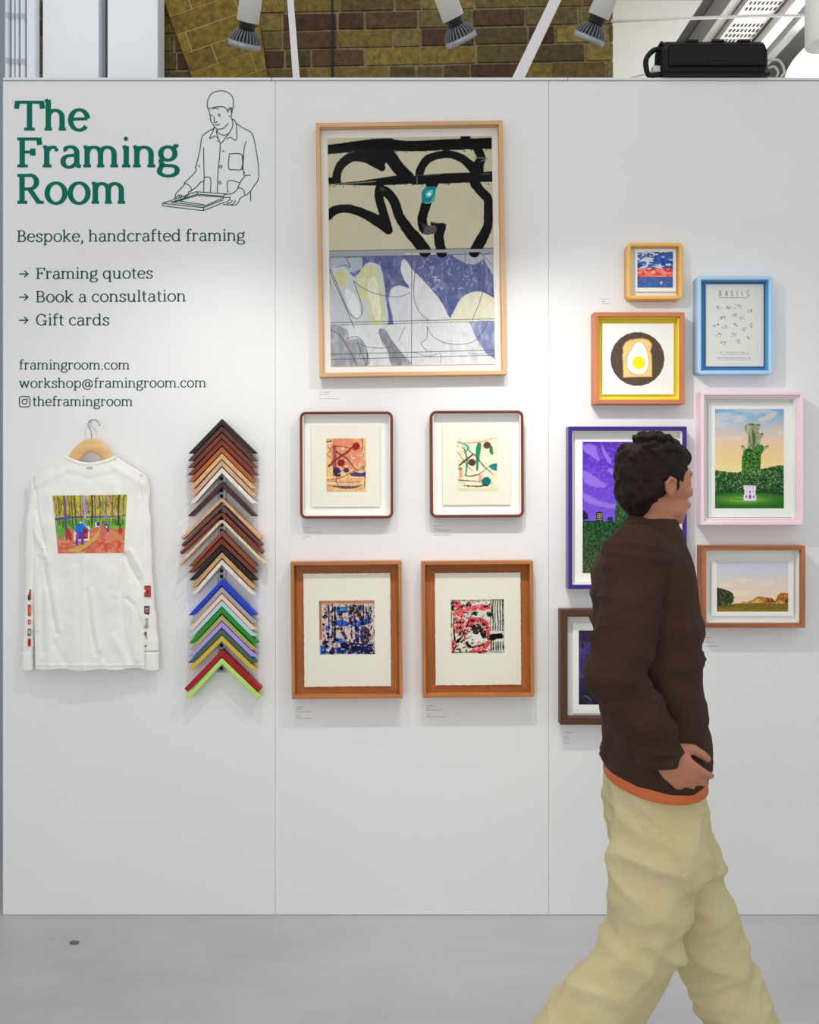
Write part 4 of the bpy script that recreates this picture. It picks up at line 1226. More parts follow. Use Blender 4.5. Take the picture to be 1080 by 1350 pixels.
c.poly([(205, 660), (235, 680), (248, 725), (205, 730)], (36, 22, 80), 1, 2); c.poly([(375, 735), (395, 708), (418, 712), (424, 738)], (46, 32, 100), 1, 2)
c.stroke([(376, 950), (374, 915), (390, 895), (418, 900)], 7, (196, 170, 60), .9)
w, h, cx, cz = F.box(768.2, 582.4, 884.2, 755.6, -0.0162); c.mesh('print', F.t, w, h, cx, cz, -0.0162); F.glaze(.0147)

# ---------------------------------------------------------------- H: pink frame, pollarded tree above a hedge
M_pink = plain('pale_pink_lacquer', (246, 218, 228), 0.4, var=0.015)
F = Frame(924.5, 516.5, 1059.5, 692, 0.055, 'pale pink frame with an ivy-clad tree trunk, hedge and tiny white house')
moulding('moulding', F.t, F.w, F.h, F.d, 0.011, M_pink, rnd=0.0012, inner_step=(0.0085, 0.012))
F.back(0.0200, -0.012, M_mount)
moulding('spacer', F.t, F.w - .0398, F.h - .0398, 0.026, 0.004, M_mount, rnd=0.0006, y0=-0.012)
w, h, cx, cz = F.box(934, 531, 1049, 682, -0.018); sheet('paper', F.t, w, h, cx, cz, -0.018, .0014, M_paperw)
c = Cv(258, 176, 803, 962, 0.38, (240, 210, 160), 14)
c.grad([(176, (118, 168, 212)), (240, (150, 184, 210)), (330, (200, 200, 200)), (420, (236, 204, 176)), (560, (244, 214, 150)), (660, (246, 226, 158)), (962, (246, 226, 158))])
c.patches((226, 222, 220), 30, .56, .6, (c.Y / c.res + 176) < 420, .12, (2.4, .8)); c.poly([(600, 250), (700, 210), (745, 195), (730, 240), (640, 270)], (232, 214, 196), .7, 8, smooth=True); c.poly([(690, 350), (800, 290), (803, 320), (720, 350)], (244, 190, 160), .6, 6)
yy = c.Y / c.res + 176; xx = c.X / c.res + 258
T_ = (156, 164, 124)
c.poly([(515, 500), (520, 380), (485, 335), (500, 300), (545, 290), (580, 296), (615, 296), (612, 330), (600, 350), (612, 372), (638, 366), (636, 390), (620, 405), (615, 460), (640, 470), (683, 465), (668, 485), (635, 515), (600, 530), (490, 520), (464, 475), (478, 460), (498, 480)], T_, 1, 3)
tm = (np.abs(c.a[..., 0] - 156) < 4) & (np.abs(c.a[..., 1] - 164) < 4)
c.patches((112, 118, 84), 5, .54, .8, tm, .08, (.6, 2.4)); c.patches((204, 208, 168), 5, .6, .8, tm, .08, (.6, 2.4)); c.stroke([(555, 340), (565, 400), (562, 480)], [8, 26, 14], (84, 96, 60), .9, 3)
for e in ((545, 296, 26, 6), (600, 302, 18, 5), (628, 372, 12, 5), (672, 470, 12, 6), (474, 470, 9, 6)): c.ell(*e, (84, 70, 50), .8, 2)
c.poly([(468, 665), (472, 560), (482, 510), (520, 482), (555, 500), (600, 455), (632, 460), (645, 500), (622, 540), (620, 600), (612, 665)], (58, 118, 40), 1, 6)
c.poly([(258, 662), (330, 670), (440, 680), (500, 648), (620, 655), (700, 632), (803, 618), (803, 860), (258, 860)], (34, 88, 36), 1, 8)
hm = ((np.abs(c.a[..., 1] - 118) < 4) | (np.abs(c.a[..., 1] - 88) < 3)) & (c.a[..., 0] < 70)
c.patches((122, 176, 84), 2.6, .56, .75, hm * (yy < 700), .08, octaves=2); c.patches((160, 190, 130), 2.2, .62, .75, hm * (yy > 640), .06, octaves=1); c.patches((14, 48, 22), 4, .56, .8, hm, .08, octaves=2)
c.blend(np.clip((yy - 790) / 80, 0, 1) * .85, (14, 50, 18)); c.poly([(258, 850), (400, 838), (600, 836), (803, 858), (803, 962), (258, 962)], (36, 104, 30), 1, 2)
gl_ = np.exp(-(((xx - 500) / 190) ** 2 + ((yy - 893) / 34) ** 2)) * (yy > 840); c.blend(np.clip(gl_, 0, 1) * .9, (150, 196, 84))
c.stroke([(400, 886), (480, 892)], 5, (26, 70, 24), .8); c.poly([(484, 900), (484, 860), (490, 850), (490, 815), (484, 812), (484, 782), (496, 780), (580, 782), (584, 812), (578, 816), (578, 852), (585, 862), (582, 902)], (240, 228, 238), 1)
for x, y in ((505, 870), (535, 862), (565, 870), (535, 832), (535, 880)): c.rect(x - 6, y - 9, x + 6, y + 9, (104, 92, 176))
c.ell(535, 870, 12, 9, (98, 86, 190)); 
for x, y in ((510, 830), (560, 830), (510, 798), (535, 796), (560, 798)): c.rect(x - 5, y - 8, x + 5, y + 8, (206, 190, 206))
w, h, cx, cz = F.box(942.9, 539.3, 1033.7, 670.3, -0.0182); c.mesh('print', F.t, w, h, cx, cz, -0.0182); F.glaze(.02)

# ---------------------------------------------------------------- I: landscape in walnut-red frame
wal = woodpair('warm_walnut', (176, 112, 72), dark=0.62, light=1.2, grain=45)
F = Frame(925.5, 719.5, 1062, 827.8, 0.05, 'wide brown wood frame under the pink one, autumn trees in a field')
moulding('moulding', F.t, F.w, F.h, F.d, 0.0165, wal, rnd=0.0014)
F.back(0.0168, -0.010, M_mount)
moulding('spacer', F.t, F.w - .0334, F.h - .0334, 0.030, 0.004, M_mount, rnd=0.0006, y0=-0.010)
w, h, cx, cz = F.box(938, 740.2, 1046.5, 812, -0.018); sheet('paper', F.t, w, h, cx, cz, -0.018, .0016, M_paperw)
c = Cv(272, 238, 837, 636, 0.38, (240, 214, 190), 15)
c.grad([(238, (208, 212, 222)), (320, (214, 214, 222)), (400, (232, 216, 202)), (500, (242, 218, 192)), (580, (242, 216, 186)), (636, (242, 216, 186))])
c.patches((200, 206, 222), 40, .55, .5, (c.Y / c.res + 238) < 350, .1, (3, .7)); c.patches((250, 232, 214), 26, .58, .6, (c.Y / c.res + 238) > 330, .1, (3, .6))
tr = (34, 54, 36)
c.poly([(272, 600), (272, 445), (300, 450), (330, 458), (370, 470), (398, 490), (408, 530), (400, 560), (385, 575), (340, 590)], tr, 1, 7)
tm = (np.abs(c.a[..., 0] - 34) < 4) & (np.abs(c.a[..., 1] - 54) < 4); c.patches((100, 112, 62), 3, .55, .7, tm, .08); c.patches((150, 104, 60), 5, .66, .7, tm, .08)
c.poly([(400, 572), (500, 560), (600, 562), (740, 560), (837, 568), (837, 580), (400, 580)], (212, 170, 86), 1, 3)
c.poly([(520, 568), (560, 540), (600, 518), (650, 520), (700, 525), (728, 545), (725, 568)], (176, 122, 58), 1, 5, smooth=True)
c.poly([(545, 566), (580, 540), (610, 530), (620, 566)], (226, 186, 88), 1, 4); c.poly([(460, 568), (480, 555), (510, 560), (515, 570)], (170, 140, 70), 1, 3)
c.poly([(650, 566), (665, 530), (715, 532), (728, 550), (715, 568)], (128, 66, 36), 1, 5); c.poly([(735, 560), (755, 500), (790, 486), (837, 488), (837, 570), (800, 566), (780, 555)], (176, 96, 50), 1, 5)
c.poly([(808, 540), (837, 530), (837, 572), (812, 570)], (84, 66, 36), 1, 3); c.poly([(730, 568), (770, 548), (810, 568)], (232, 190, 90), 1, 3)
yy = c.Y / c.res + 238; tm = (yy > 480) & (yy < 572) & (c.X / c.res + 272 > 500) & (c.a[..., 2] < 100); c.patches((110, 60, 34), 4, .58, .7, tm, .08); c.patches((240, 206, 110), 3, .62, .7, tm, .08)
c.poly([(272, 596), (340, 586), (400, 574), (560, 570), (837, 572), (837, 640), (272, 640)], (128, 104, 34), 1, 2); c.patches((160, 128, 44), 6, .55, .6, (yy > 580), .1, (3, .6)); c.poly([(272, 610), (272, 594), (360, 584), (420, 590), (330, 606)], (84, 92, 40), .8, 3)
w, h, cx, cz = F.box(945.3, 740.8, 1039.5, 806.2, -0.0182); c.mesh('print', F.t, w, h, cx, cz, -0.0182); F.glaze(.0168)

# ---------------------------------------------------------------- J: dark brown frame behind the person
dkw = woodpair('dark_walnut', (92, 58, 42), dark=0.65, light=1.2, grain=45)
F = Frame(739.3, 803.8, 866, 955.8, 0.045, 'dark brown frame low on the wall, mostly hidden by the walking person')
moulding('moulding', F.t, F.w, F.h, F.d, 0.0255, dkw, rnd=0.0015)
F.back(0.0257, -0.010, M_mount)
w, h, cx, cz = F.box(755, 821, 852, 940.5, -0.016); sheet('paper', F.t, w, h, cx, cz, -0.016, .0014, M_paperw)
c = Cv(232, 275, 680, 803, 0.30, (58, 48, 84), 16)
c.grad([(275, (54, 44, 66)), (480, (74, 60, 122)), (600, (56, 48, 90)), (803, (40, 38, 52))])
c.patches((96, 80, 150), 14, .58, .5, None, .1); c.patches((34, 30, 40), 9, .6, .5, None, .1)
c.ell(352, 722, 24, 24, (120, 110, 40), .8, 4); c.ell(350, 726, 14, 16, (206, 192, 78), 1, 2); c.stroke([(270, 740), (300, 752), (320, 775)], 12, (116, 110, 50), .8, 4); c.stroke([(340, 700), (352, 722)], 5, (60, 54, 40))
c.poly([(420, 803), (440, 560), (480, 400), (520, 400), (560, 560), (600, 803)], (24, 34, 28), 1, 8)
w, h, cx, cz = F.box(763.2, 831.2, 846, 928.8, -0.0162); c.mesh('print', F.t, w, h, cx, cz, -0.0162)
# ================================================================== wall lettering drawn stroke by stroke
XH = 0.72
def arc(cx, cy, rx, ry, a0, a1, n=None):
    n = n or max(6, int(abs(a1 - a0) / 11))
    return [(cx + rx * math.cos(math.radians(a0 + (a1 - a0) * k / n)), cy + ry * math.sin(math.radians(a0 + (a1 - a0) * k / n))) for k in range(n + 1)]
def SER(x, y, hw=.12): return ('s', x - hw, x + hw, y)
def glyph_table():
    X = XH
    g = {}
    flag = lambda x, y: [(x - .11, y - .045), (x, y - .012)]
    g['o'] = (.74, [arc(.37, .36, .285, .345, 90, 450)])
    g['e'] = (.70, [arc(.36, .36, .275, .345, 8, 322) , [(.10, .385), (.625, .405)]])
    g['c'] = (.64, [arc(.36, .36, .275, .345, 48, 318), ('d', .53, .575, .055)])
    g['h'] = (.78, [[(.15, 0), (.15, 1.04)], SER(.15, 0), flag(.15, 1.04), [(.15, .44)] + arc(.37, .46, .22, .225, 165, 0) + [(.59, 0)], SER(.60, 0)])
    g['n'] = (.78, [[(.15, 0), (.15, X)], SER(.15, 0), flag(.15, X), [(.15, .44)] + arc(.37, .46, .22, .225, 165, 0) + [(.59, 0)], SER(.60, 0)])
    g['m'] = (1.18, [[(.15, 0), (.15, X)], SER(.15, 0), flag(.15, X), [(.15, .44)] + arc(.36, .46, .205, .225, 165, 0) + [(.565, 0)], SER(.57, 0, .11),
                     [(.565, .44)] + arc(.775, .46, .21, .225, 165, 0) + [(.985, 0)], SER(.99, 0, .12)])
    g['r'] = (.56, [[(.16, 0), (.16, X)], SER(.17, 0, .135), flag(.16, X), [(.16, .42)] + arc(.36, .45, .20, .235, 165, 62), ('d', .46, .60, .065)])
    g['i'] = (.36, [[(.18, 0), (.18, X)], SER(.18, 0, .13), flag(.18, X), ('d', .17, .965, .075)])
    g['l'] = (.36, [[(.18, 0), (.18, 1.04)], SER(.18, 0, .13), flag(.18, 1.04)])
    g['t'] = (.48, [[(.20, .92), (.20, .16)] + arc(.34, .16, .14, .145, 180, 300), ('s', .05, .42, X - .03)])
    g['f'] = (.48, [[(.19, 0), (.19, .82)] + arc(.36, .84, .17, .19, 175, 60), ('s', .04, .43, X - .03), SER(.20, 0, .14), ('d', .435, .985, .05)])
    g['a'] = (.70, [arc(.33, .50, .20, .20, 150, 0) + [(.53, .42), (.53, .16), (.57, .05), (.66, .03)], [(.53, .42), (.33, .40)] + arc(.29, .20, .185, .195, 95, 300) + [(.47, .09), (.53, .18)], ('d', .155, .575, .05)])
    g['d'] = (.80, [arc(.34, .36, .26, .345, 55, 305), [(.47, .62), (.60, .52)], [(.47, .10), (.60, .2)], [(.60, 1.04), (.60, 0)], flag(.60, 1.04), [(.60, .025), (.73, .03)]])
    g['g'] = (.70, [arc(.33, .47, .22, .225, 90, 450), [(.48, .62), (.56, .70), (.60, .76)], ('d', .615, .735, .055), [(.18, .30), (.12, .22), (.13, .13), (.22, .07), (.40, .06)] + arc(.42, -.09, .20, .15, 85, -20)
                     + arc(.34, -.13, .27, .16, -10, -180) + [(.09, -.04), (.16, .06)]])
    g['k'] = (.74, [[(.15, 0), (.15, 1.04)], SER(.15, 0), flag(.15, 1.04), [(.17, .30), (.52, .67)], ('s', .42, .66, X - .03), [(.28, .42), (.58, .02)], SER(.60, 0, .11)])
    g['p'] = (.80, [[(.16, X), (.16, -.30)], SER(.16, -.30), flag(.16, X), arc(.42, .36, .26, .345, 125, -125), [(.16, .52), (.29, .62)], [(.16, .2), (.29, .10)]])
    g['q'] = (.80, [[(.62, X), (.62, -.30)], SER(.62, -.30), arc(.36, .36, .26, .345, 55, 305), [(.49, .62), (.62, .52)], [(.49, .10), (.62, .2)]])
    g['s'] = (.60, [catmull([(.49, .54), (.40, .67), (.27, .70), (.13, .62), (.15, .46), (.30, .37), (.47, .28), (.50, .13), (.34, .015), (.18, .04), (.09, .17)], 5), [(.49, .70), (.49, .52)], [(.09, .02), (.09, .2)]])
    g['u'] = (.80, [[(.16, X - .02), (.16, .25)] + arc(.36, .24, .20, .225, 180, 345) + [(.60, .30)], [(.60, X), (.60, 0)], flag(.16, X), flag(.60, X), [(.60, .025), (.73, .03)]])
    g['w'] = (1.08, [[(.12, X - .03), (.31, .02)], [(.31, .02), (.51, .66)], [(.53, .66), (.74, .02)], [(.74, .02), (.94, X - .03)], ('s', .00, .24, X - .03), ('s', .41, .62, X - .03), ('s', .84, 1.06, X - .03)])
    g['B'] = (.80, [[(.18, 0), (.18, 1)], ('s', .04, .42, 1 - .035), ('s', .04, .44, .035), ('s', .18, .44, .525), arc(.42, .75, .20, .215, 90, -90), arc(.44, .28, .245, .245, 90, -90)])
    g['F'] = (.80, [[(.20, 0), (.20, 1)], ('s', .05, .70, 1 - .04), [(.71, 1.0), (.74, .76)], ('s', .20, .52, .52), [(.53, .64), (.53, .40)], SER(.21, 0, .16)])
    g['G'] = (1.0, [arc(.48, .50, .375, .49, 42, 330), [(.76, .96), (.765, .72)], [(.80, .0), (.80, .38)], ('s', .60, .93, .40)])
    g['R'] = (.92, [[(.20, 0), (.20, 1)], ('s', .05, .46, 1 - .04), ('s', .20, .46, .50), arc(.44, .74, .225, .235, 90, -90), [(.44, .50), (.75, .03)], SER(.78, 0, .12), SER(.21, 0, .16)])
    g['T'] = (.90, [[(.45, 0), (.45, 1)], ('s', .06, .84, 1 - .04), [(.07, 1.0), (.03, .74)], [(.83, 1.0), (.87, .74)], SER(.45, 0, .17)])
    g['@'] = (1.16, [arc(.56, .33, .47, .50, -52, -318 - 22), arc(.54, .35, .19, .23, 90, 450), [(.74, .58), (.73, .24)] + arc(.86, .26, .13, .16, 180, 330) + [(1.02, .42), (1.03, .36)]])
    g['.'] = (.30, [('d', .14, .05, .07)])
    g[','] = (.30, [('d', .14, .05, .07), [(.17, .05), (.15, -.08), (.06, -.19)]])
    return g
GT = glyph_table()

LAYER = [0]
def strip(bm, pts, wf, y):
    """flat ribbon along pts (x, z) with half widths from wf(direction)"""
    n = len(pts)
    LAYER[0] = (LAYER[0] + 1) % 24; y = y - LAYER[0] * 0.000012
    L, R = [], []
    closed = (abs(pts[0][0] - pts[-1][0]) + abs(pts[0][1] - pts[-1][1])) < 1e-6
    for i, (x, z) in enumerate(pts):
        if closed and i in (0, n - 1):
            ax, az = pts[-2]; bx_, bz = pts[1]
        else:
            ax, az = pts[max(0, i - 1)]; bx_, bz = pts[min(n - 1, i + 1)]
        dx, dz = bx_ - ax, bz - az
        l = math.hypot(dx, dz) or 1e-9
        dx, dz = dx / l, dz / l
        k = 1.0
        if 0 < i < n - 1:
            ux, uz = x - pts[i - 1][0], z - pts[i - 1][1]; ul = math.hypot(ux, uz) or 1e-9
            co = (ux * dx + uz * dz) / ul
            k = 1 / max(0.6, co)
        hw = wf(dx, dz) / 2 * k
        L.append(bm.verts.new((x - dz * hw, y, z + dx * hw)))
        R.append(bm.verts.new((x + dz * hw, y, z - dx * hw)))
    for i in range(n - 1):
        bm.faces.new((L[i], L[i + 1], R[i + 1], R[i]))

def disc(bm, x, z, r, y, n=20):
    y -= 0.0003
    bm.faces.new([bm.verts.new((x + r * math.cos(2 * PI * k / n), y, z + r * math.sin(2 * PI * k / n))) for k in range(n)])

def text_width(s, track):
    w = 0
    for ch in s: w += (.34 if ch == ' ' else GT[ch][0]) + track
    return w - track

def lay_text(bm, s, px0, px1, base, cap, stem, thin, base2=None, y=-0.0009, ks=1.0):
    """s set between the photo columns px0..px1 on the baseline base (base2 at its right end)"""
    cap_m = cap * mpp(0)
    tw = text_width(s, 0.0)
    target = (px1 - px0) * mpp(0)
    sx = target / (tw - .10)
    x = -0.05 * sx
    o = W(px0, base, 0); base2 = base if base2 is None else base2
    dz = -(base2 - base) * mpp(0) / target
    st, th = stem * mpp(0), thin * mpp(0)
    def wf(dx, dz_):
        return math.sqrt((st * dz_) ** 2 + (th * dx) ** 2)
    tf = lambda a, b2: (o.x + x + a * sx, o.z + b2 * cap_m + dz * (x + a * sx))
    for ch in s:
        if ch == ' ':
            x += .34 * sx; continue
        adv, paths = GT[ch]
        for p in paths:
            if p[0] == 's':
                a = tf(p[1], p[3]); b2 = tf(p[2], p[3])
                zo = 0.5 * th if p[3] <= 0.001 else 0
                strip(bm, [(a[0], a[1] + zo), (b2[0], b2[1] + zo)], lambda dx, dz_: th, y)
            elif p[0] == 'd':
                c = tf(p[1], p[2]); disc(bm, c[0], c[1], p[3] * cap_m * (1.0 if stem / cap > .12 else .8), y)
            else:
                strip(bm, [tf(a, b2) for a, b2 in p], wf, y)
        x += adv * sx

def finish_vinyl(bm, name, mat, label, cat='lettering', group=None):
    # put the origin on the lettering itself
    c = sum((v.co for v in bm.verts), Vector()) / len(bm.verts)
    for v in bm.verts: v.co -= c
    o = obj(name, bm, mat, loc=c)
    return tag(o, label, cat, group)

M_vhead = plain('green_vinyl_bold', (2, 100, 82), 0.4, var=0.03)
M_vtext = plain('dark_green_vinyl', (8, 78, 64), 0.4, var=0.03)
def word_spans(s, px0, px1):
    """each word of a line with the photo columns it fills, spaced as in the whole line"""
    adv = lambda ch: .34 if ch == ' ' else GT[ch][0]
    sx = (px1 - px0) / (sum(adv(c) for c in s) - .10)
    x = -.05; out = []; cur = ''; start = x
    for ch in s + ' ':
        if ch == ' ':
            out.append((cur, px0 + (start + .05) * sx, px0 + (x - .05) * sx)); cur = ''
            x += .34; start = x
        else:
            cur += ch; x += adv(ch)
    return out
def vinyl_part(bm, name, mat, parent):
    c = parent.location
    for v in bm.verts: v.co -= c
    return obj(name, bm, mat, parent)
def text_thing(name, label, lines, mat, group=None, extra=None):
    """lines: (text, px0, px1, baseline, cap, stem, thin, baseline at the right end)"""
    L = lines[0]
    t = empty(name, W((L[1] + L[2]) / 2, L[3], 0), label, 'lettering', group)
    for s_, a, b, base, cap, stem, thin, base2 in lines:
        for w_, wa, wb in word_spans(s_, a, b):
            f = lambda x: base + (base2 - base) * (x - a) / (b - a)
            bm = bmesh.new(); lay_text(bm, w_, wa, wb, f(wa), cap, stem, thin, f(wb))
            vinyl_part(bm, 'word', mat, t)
    if extra: extra(t)
    return t

M_vhead = plain('green_vinyl_bold', (0, 108, 88), 0.6, var=0.03, spec=0.15)
M_vtext = plain('dark_green_vinyl', (0, 76, 62), 0.6, var=0.03, spec=0.15)
text_thing('heading_lettering', 'large bold green heading on the wall reading The Framing Room',
           [('The', 22.5, 116.5, 172.3, 39, 7.0, 4.0, 172.3), ('Framing', 23.0, 235, 220.8, 39, 7.0, 4.0, 220.8), ('Room', 23.0, 166, 268.8, 39, 7.0, 4.0, 268.8)], M_vhead)
G_L = 'green vinyl lines of text on the wall'
def line(name, label, s, px0, px1, base, cap, stem=1.9, thin=1.15, base2=None, extra=None):
    text_thing(name, label, [(s, px0, px1, base, cap, stem, thin, base if base2 is None else base2)], M_vtext, G_L, extra)
def arrow(yc):
    def f(t):
        bm = bmesh.new()
        q = lambda x, y: (W(x, y, 0).x, W(x, y, 0).z)
        wd = 1.5 * mpp(0)
        strip(bm, [q(25.2, yc), q(36.4, yc)], lambda a, b2: wd, -0.0009)
        strip(bm, [q(32.2, yc - 4.2), q(36.9, yc), q(32.2, yc + 4.2)], lambda a, b2: wd, -0.0009)
        vinyl_part(bm, 'arrow', M_vtext, t)
    return f
line('tagline_lettering', 'green line of text reading Bespoke, handcrafted framing', 'Bespoke, handcrafted framing', 23, 322.7, 319, 15.2, base2=317.6)
line('list_lettering', 'green arrow and text reading Framing quotes', 'Framing quotes', 47.7, 201.2, 368, 14.8, base2=367.2, extra=arrow(361.2))
line('list_lettering', 'green arrow and text reading Book a consultation', 'Book a consultation', 47.7, 245, 398.6, 14.8, base2=397.4, extra=arrow(391.8))
line('list_lettering', 'green arrow and text reading Gift cards', 'Gift cards', 47.7, 143.9, 429, 14.8, extra=arrow(422.2))
line('contact_lettering', 'green web address framingroom.com on the wall', 'framingroom.com', 25.9, 170.9, 487.2, 12.6, 1.6, 1.0)
line('contact_lettering', 'green e-mail address workshop@framingroom.com on the wall', 'workshop@framingroom.com', 25.7, 271.9, 511.4, 12.6, 1.6, 1.0, base2=510.6)
def camera_icon(t):
    bm = bmesh.new()
    q = lambda x, y: (W(x, y, 0).x, W(x, y, 0).z)
    m = mpp(0); cx_, cy_ = 32.6, 529.6
    def rr(r, k):
        out = []
        for sx_, sy_, a0 in ((1, -1, 0), (-1, -1, 90), (-1, 1, 180), (1, 1, 270)):
            for j in range(7):
                a = math.radians(a0 + 15 * j)
                out.append(q(cx_ + sx_ * (r - k) + k * math.cos(a), cy_ + sy_ * (r - k) - k * math.sin(a)))
        return out + [out[0]]
    strip(bm, rr(6.9, 2.6), lambda a, b2: 1.2 * m, -0.0009)
    strip(bm, [q(cx_ + 3.3 * math.cos(t_ * PI / 12), cy_ - 3.3 * math.sin(t_ * PI / 12)) for t_ in range(25)], lambda a, b2: 1.2 * m, -0.0009)
    disc(bm, *q(cx_ + 3.9, cy_ - 3.9), 0.8 * m, -0.0009)
    vinyl_part(bm, 'camera_icon', M_vtext, t)
line('contact_lettering', 'green camera icon and text reading theframingroom', 'theframingroom', 43.3, 174.9, 535.3, 12.6, 1.6, 1.0, extra=camera_icon)

# ---- line drawing of a framer holding a frame (measured on an enlargement, 6.75 to 1)
DR = [
 [(500, 225), (494, 180), (505, 135), (535, 90), (585, 70), (640, 68), (690, 88), (720, 125), (728, 170), (724, 225)],
 [(508, 218), (540, 226), (560, 220), (600, 226)], [(540, 214), (590, 208), (640, 210), (665, 225), (680, 258)],
 [(682, 255), (684, 228), (702, 215), (718, 228), (716, 255), (706, 292), (690, 292)], [(694, 240), (704, 226), (710, 240), (700, 262)],
 [(500, 215), (512, 245), (520, 290), (526, 330), (550, 370), (575, 402), (605, 408), (640, 398), (665, 375), (682, 352)],
 [(553, 292), (558, 320), (558, 345), (572, 348), (586, 340)], [(588, 282), (600, 274), (614, 272)], [(594, 290), (606, 293), (616, 286)], [(524, 288), (532, 282), (544, 288)], [(566, 366), (585, 370), (606, 362)],
 [(706, 300), (722, 345), (716, 395), (695, 430)], [(578, 412), (600, 445), (640, 462), (680, 450), (697, 432)],
 [(560, 385), (548, 420), (516, 490), (560, 470), (590, 488)], [(578, 412), (582, 455), (615, 530), (660, 480), (700, 430)],
 [(706, 310), (750, 352), (755, 500), (700, 480), (668, 500)], [(556, 398), (500, 430), (455, 465), (442, 505), (432, 580), (412, 670), (398, 728)],
 [(755, 358), (810, 395), (870, 425), (900, 460), (920, 540), (938, 640), (950, 740), (950, 850), (905, 920), (880, 960), (835, 1000)],
 [(462, 570), (464, 700), (468, 830)], [(468, 830), (462, 965)], [(400, 728), (388, 748), (398, 760), (390, 785), (340, 840), (292, 885)], [(412, 728), (430, 742)],
 [(292, 885), (288, 905), (240, 955), (215, 985), (206, 1028)], [(292, 888), (330, 905), (352, 935), (350, 962), (330, 965), (322, 995), (290, 1015), (276, 1038), (258, 1036)],
 [(350, 958), (400, 920), (430, 885), (462, 868)], [(214, 1020), (230, 1000), (248, 992)], [(240, 1020), (250, 1000), (262, 990)], [(258, 1036), (264, 1010), (272, 990)],
 [(610, 532), (606, 640), (590, 800), (585, 972)], [(584, 508), (592, 522)], [(626, 600), (650, 606)],
 [(692, 628), (804, 636), (800, 758), (745, 768), (686, 755), (692, 628)], [(842, 515), (825, 570), (818, 660), (812, 740), (806, 770)], [(806, 640), (816, 780), (828, 790), (815, 805), (830, 826), (800, 860), (776, 910)], [(830, 818), (880, 818)],
 [(468, 836), (524, 845), (522, 970)], [(680, 972), (680, 868), (780, 882)], [(760, 935), (790, 930), (818, 950), (828, 990), (820, 1005)], [(776, 905), (760, 945), (720, 978), (680, 985), (650, 992), (632, 1020)],
 [(820, 1005), (790, 1020), (770, 1060), (745, 1082), (690, 1082), (635, 1076)], [(700, 1010), (690, 1040), (655, 1060)], [(722, 1038), (700, 1060), (670, 1072)], [(745, 1040), (735, 1065), (705, 1080)], [(632, 1020), (660, 1014), (700, 1015)],
 [(880, 960), (882, 1050)]]
DRS = [  # straight edges of the frame he holds
 [(96, 1068), (400, 964), (690, 985)], [(96, 1068), (96, 1090), (462, 1132), (462, 1106), (96, 1068)], [(462, 1106), (640, 1035)], [(462, 1132), (650, 1056)],
 [(170, 1058), (410, 985), (640, 1005)], [(170, 1058), (468, 1092), (640, 1018)], [(205, 1055), (410, 996), (625, 1012)], [(240, 1046), (470, 1080)], [(400, 964), (410, 985)]]
bm = bmesh.new()
q = lambda x, y: (W(200 + x / 6.75, 110 + y / 6.75, 0).x, W(200 + x / 6.75, 110 + y / 6.75, 0).z)
wl = 1.05 * mpp(0)
for p_ in DR: strip(bm, [q(*v) for v in catmull(p_, 6)], lambda a, b2: wl, -0.0009)
for p_ in DRS:
    for a_, b_ in zip(p_[:-1], p_[1:]): strip(bm, [q(*a_), q(*b_)], lambda a, b2: wl, -0.0009)
for cx_, cy_ in ((616, 741), (608, 884)):
    strip(bm, [q(*v) for v in arc(cx_, cy_, 11, 11, 0, 360, 16)], lambda a, b2: wl, -0.0009)
finish_vinyl(bm, 'line_drawing', M_vtext, 'green outline drawing of a man in a work jacket holding an empty frame', 'wall drawing')

# ---- tiny grey captions beside the pictures (too small to read in the photo)
M_cap = plain('pale_grey_caption', (178, 178, 178), 0.8)
def caption(px, py, rows, label):
    bm = bmesh.new(); rg2 = random.Random(int(px * 7 + py))
    for k, L in enumerate(rows):
        if not L: continue
        x = px
        while x < px + L:
            w_ = rg2.uniform(1.2, 5.0)
            a = W(x, py + k * 2.9, 0); b2 = W(min(x + w_, px + L), py + k * 2.9 + 0.9, 0)
            add_box(bm, a.x, b2.x, -0.0006, 0.0002, b2.z, a.z)
            x += w_ + 1.0
    c = sum((v.co for v in bm.verts), Vector()) / len(bm.verts)
    for v in bm.verts: v.co -= c
    tag(obj('wall_caption', bm, M_cap, loc=c), label, 'caption', 'tiny grey captions beside the pictures')
caption(421, 516.5, [14, 12, 0, 26], 'tiny grey caption under the largest picture')
caption(400, 695, [11, 7, 24, 0, 9, 5], 'tiny grey caption under the orange print in its red wood frame')
caption(572, 693, [10, 7, 22, 0, 24], 'tiny grey caption under the green blot print in its red wood frame')
caption(391, 932, [10, 6, 20, 0, 6, 22], 'tiny grey caption under the blue and black print')
caption(562, 930, [10, 6, 20, 0, 6, 24], 'tiny grey caption under the red and black print')
caption(794, 394, [8, 5, 10], 'tiny grey caption above the fried egg picture, left of the yellow frame')
caption(923, 840, [14, 5, 20, 4, 24], 'tiny grey caption under the wide autumn landscape')
caption(744, 965, [12, 0, 5, 7, 4, 7], 'tiny grey caption under the dark brown frame')
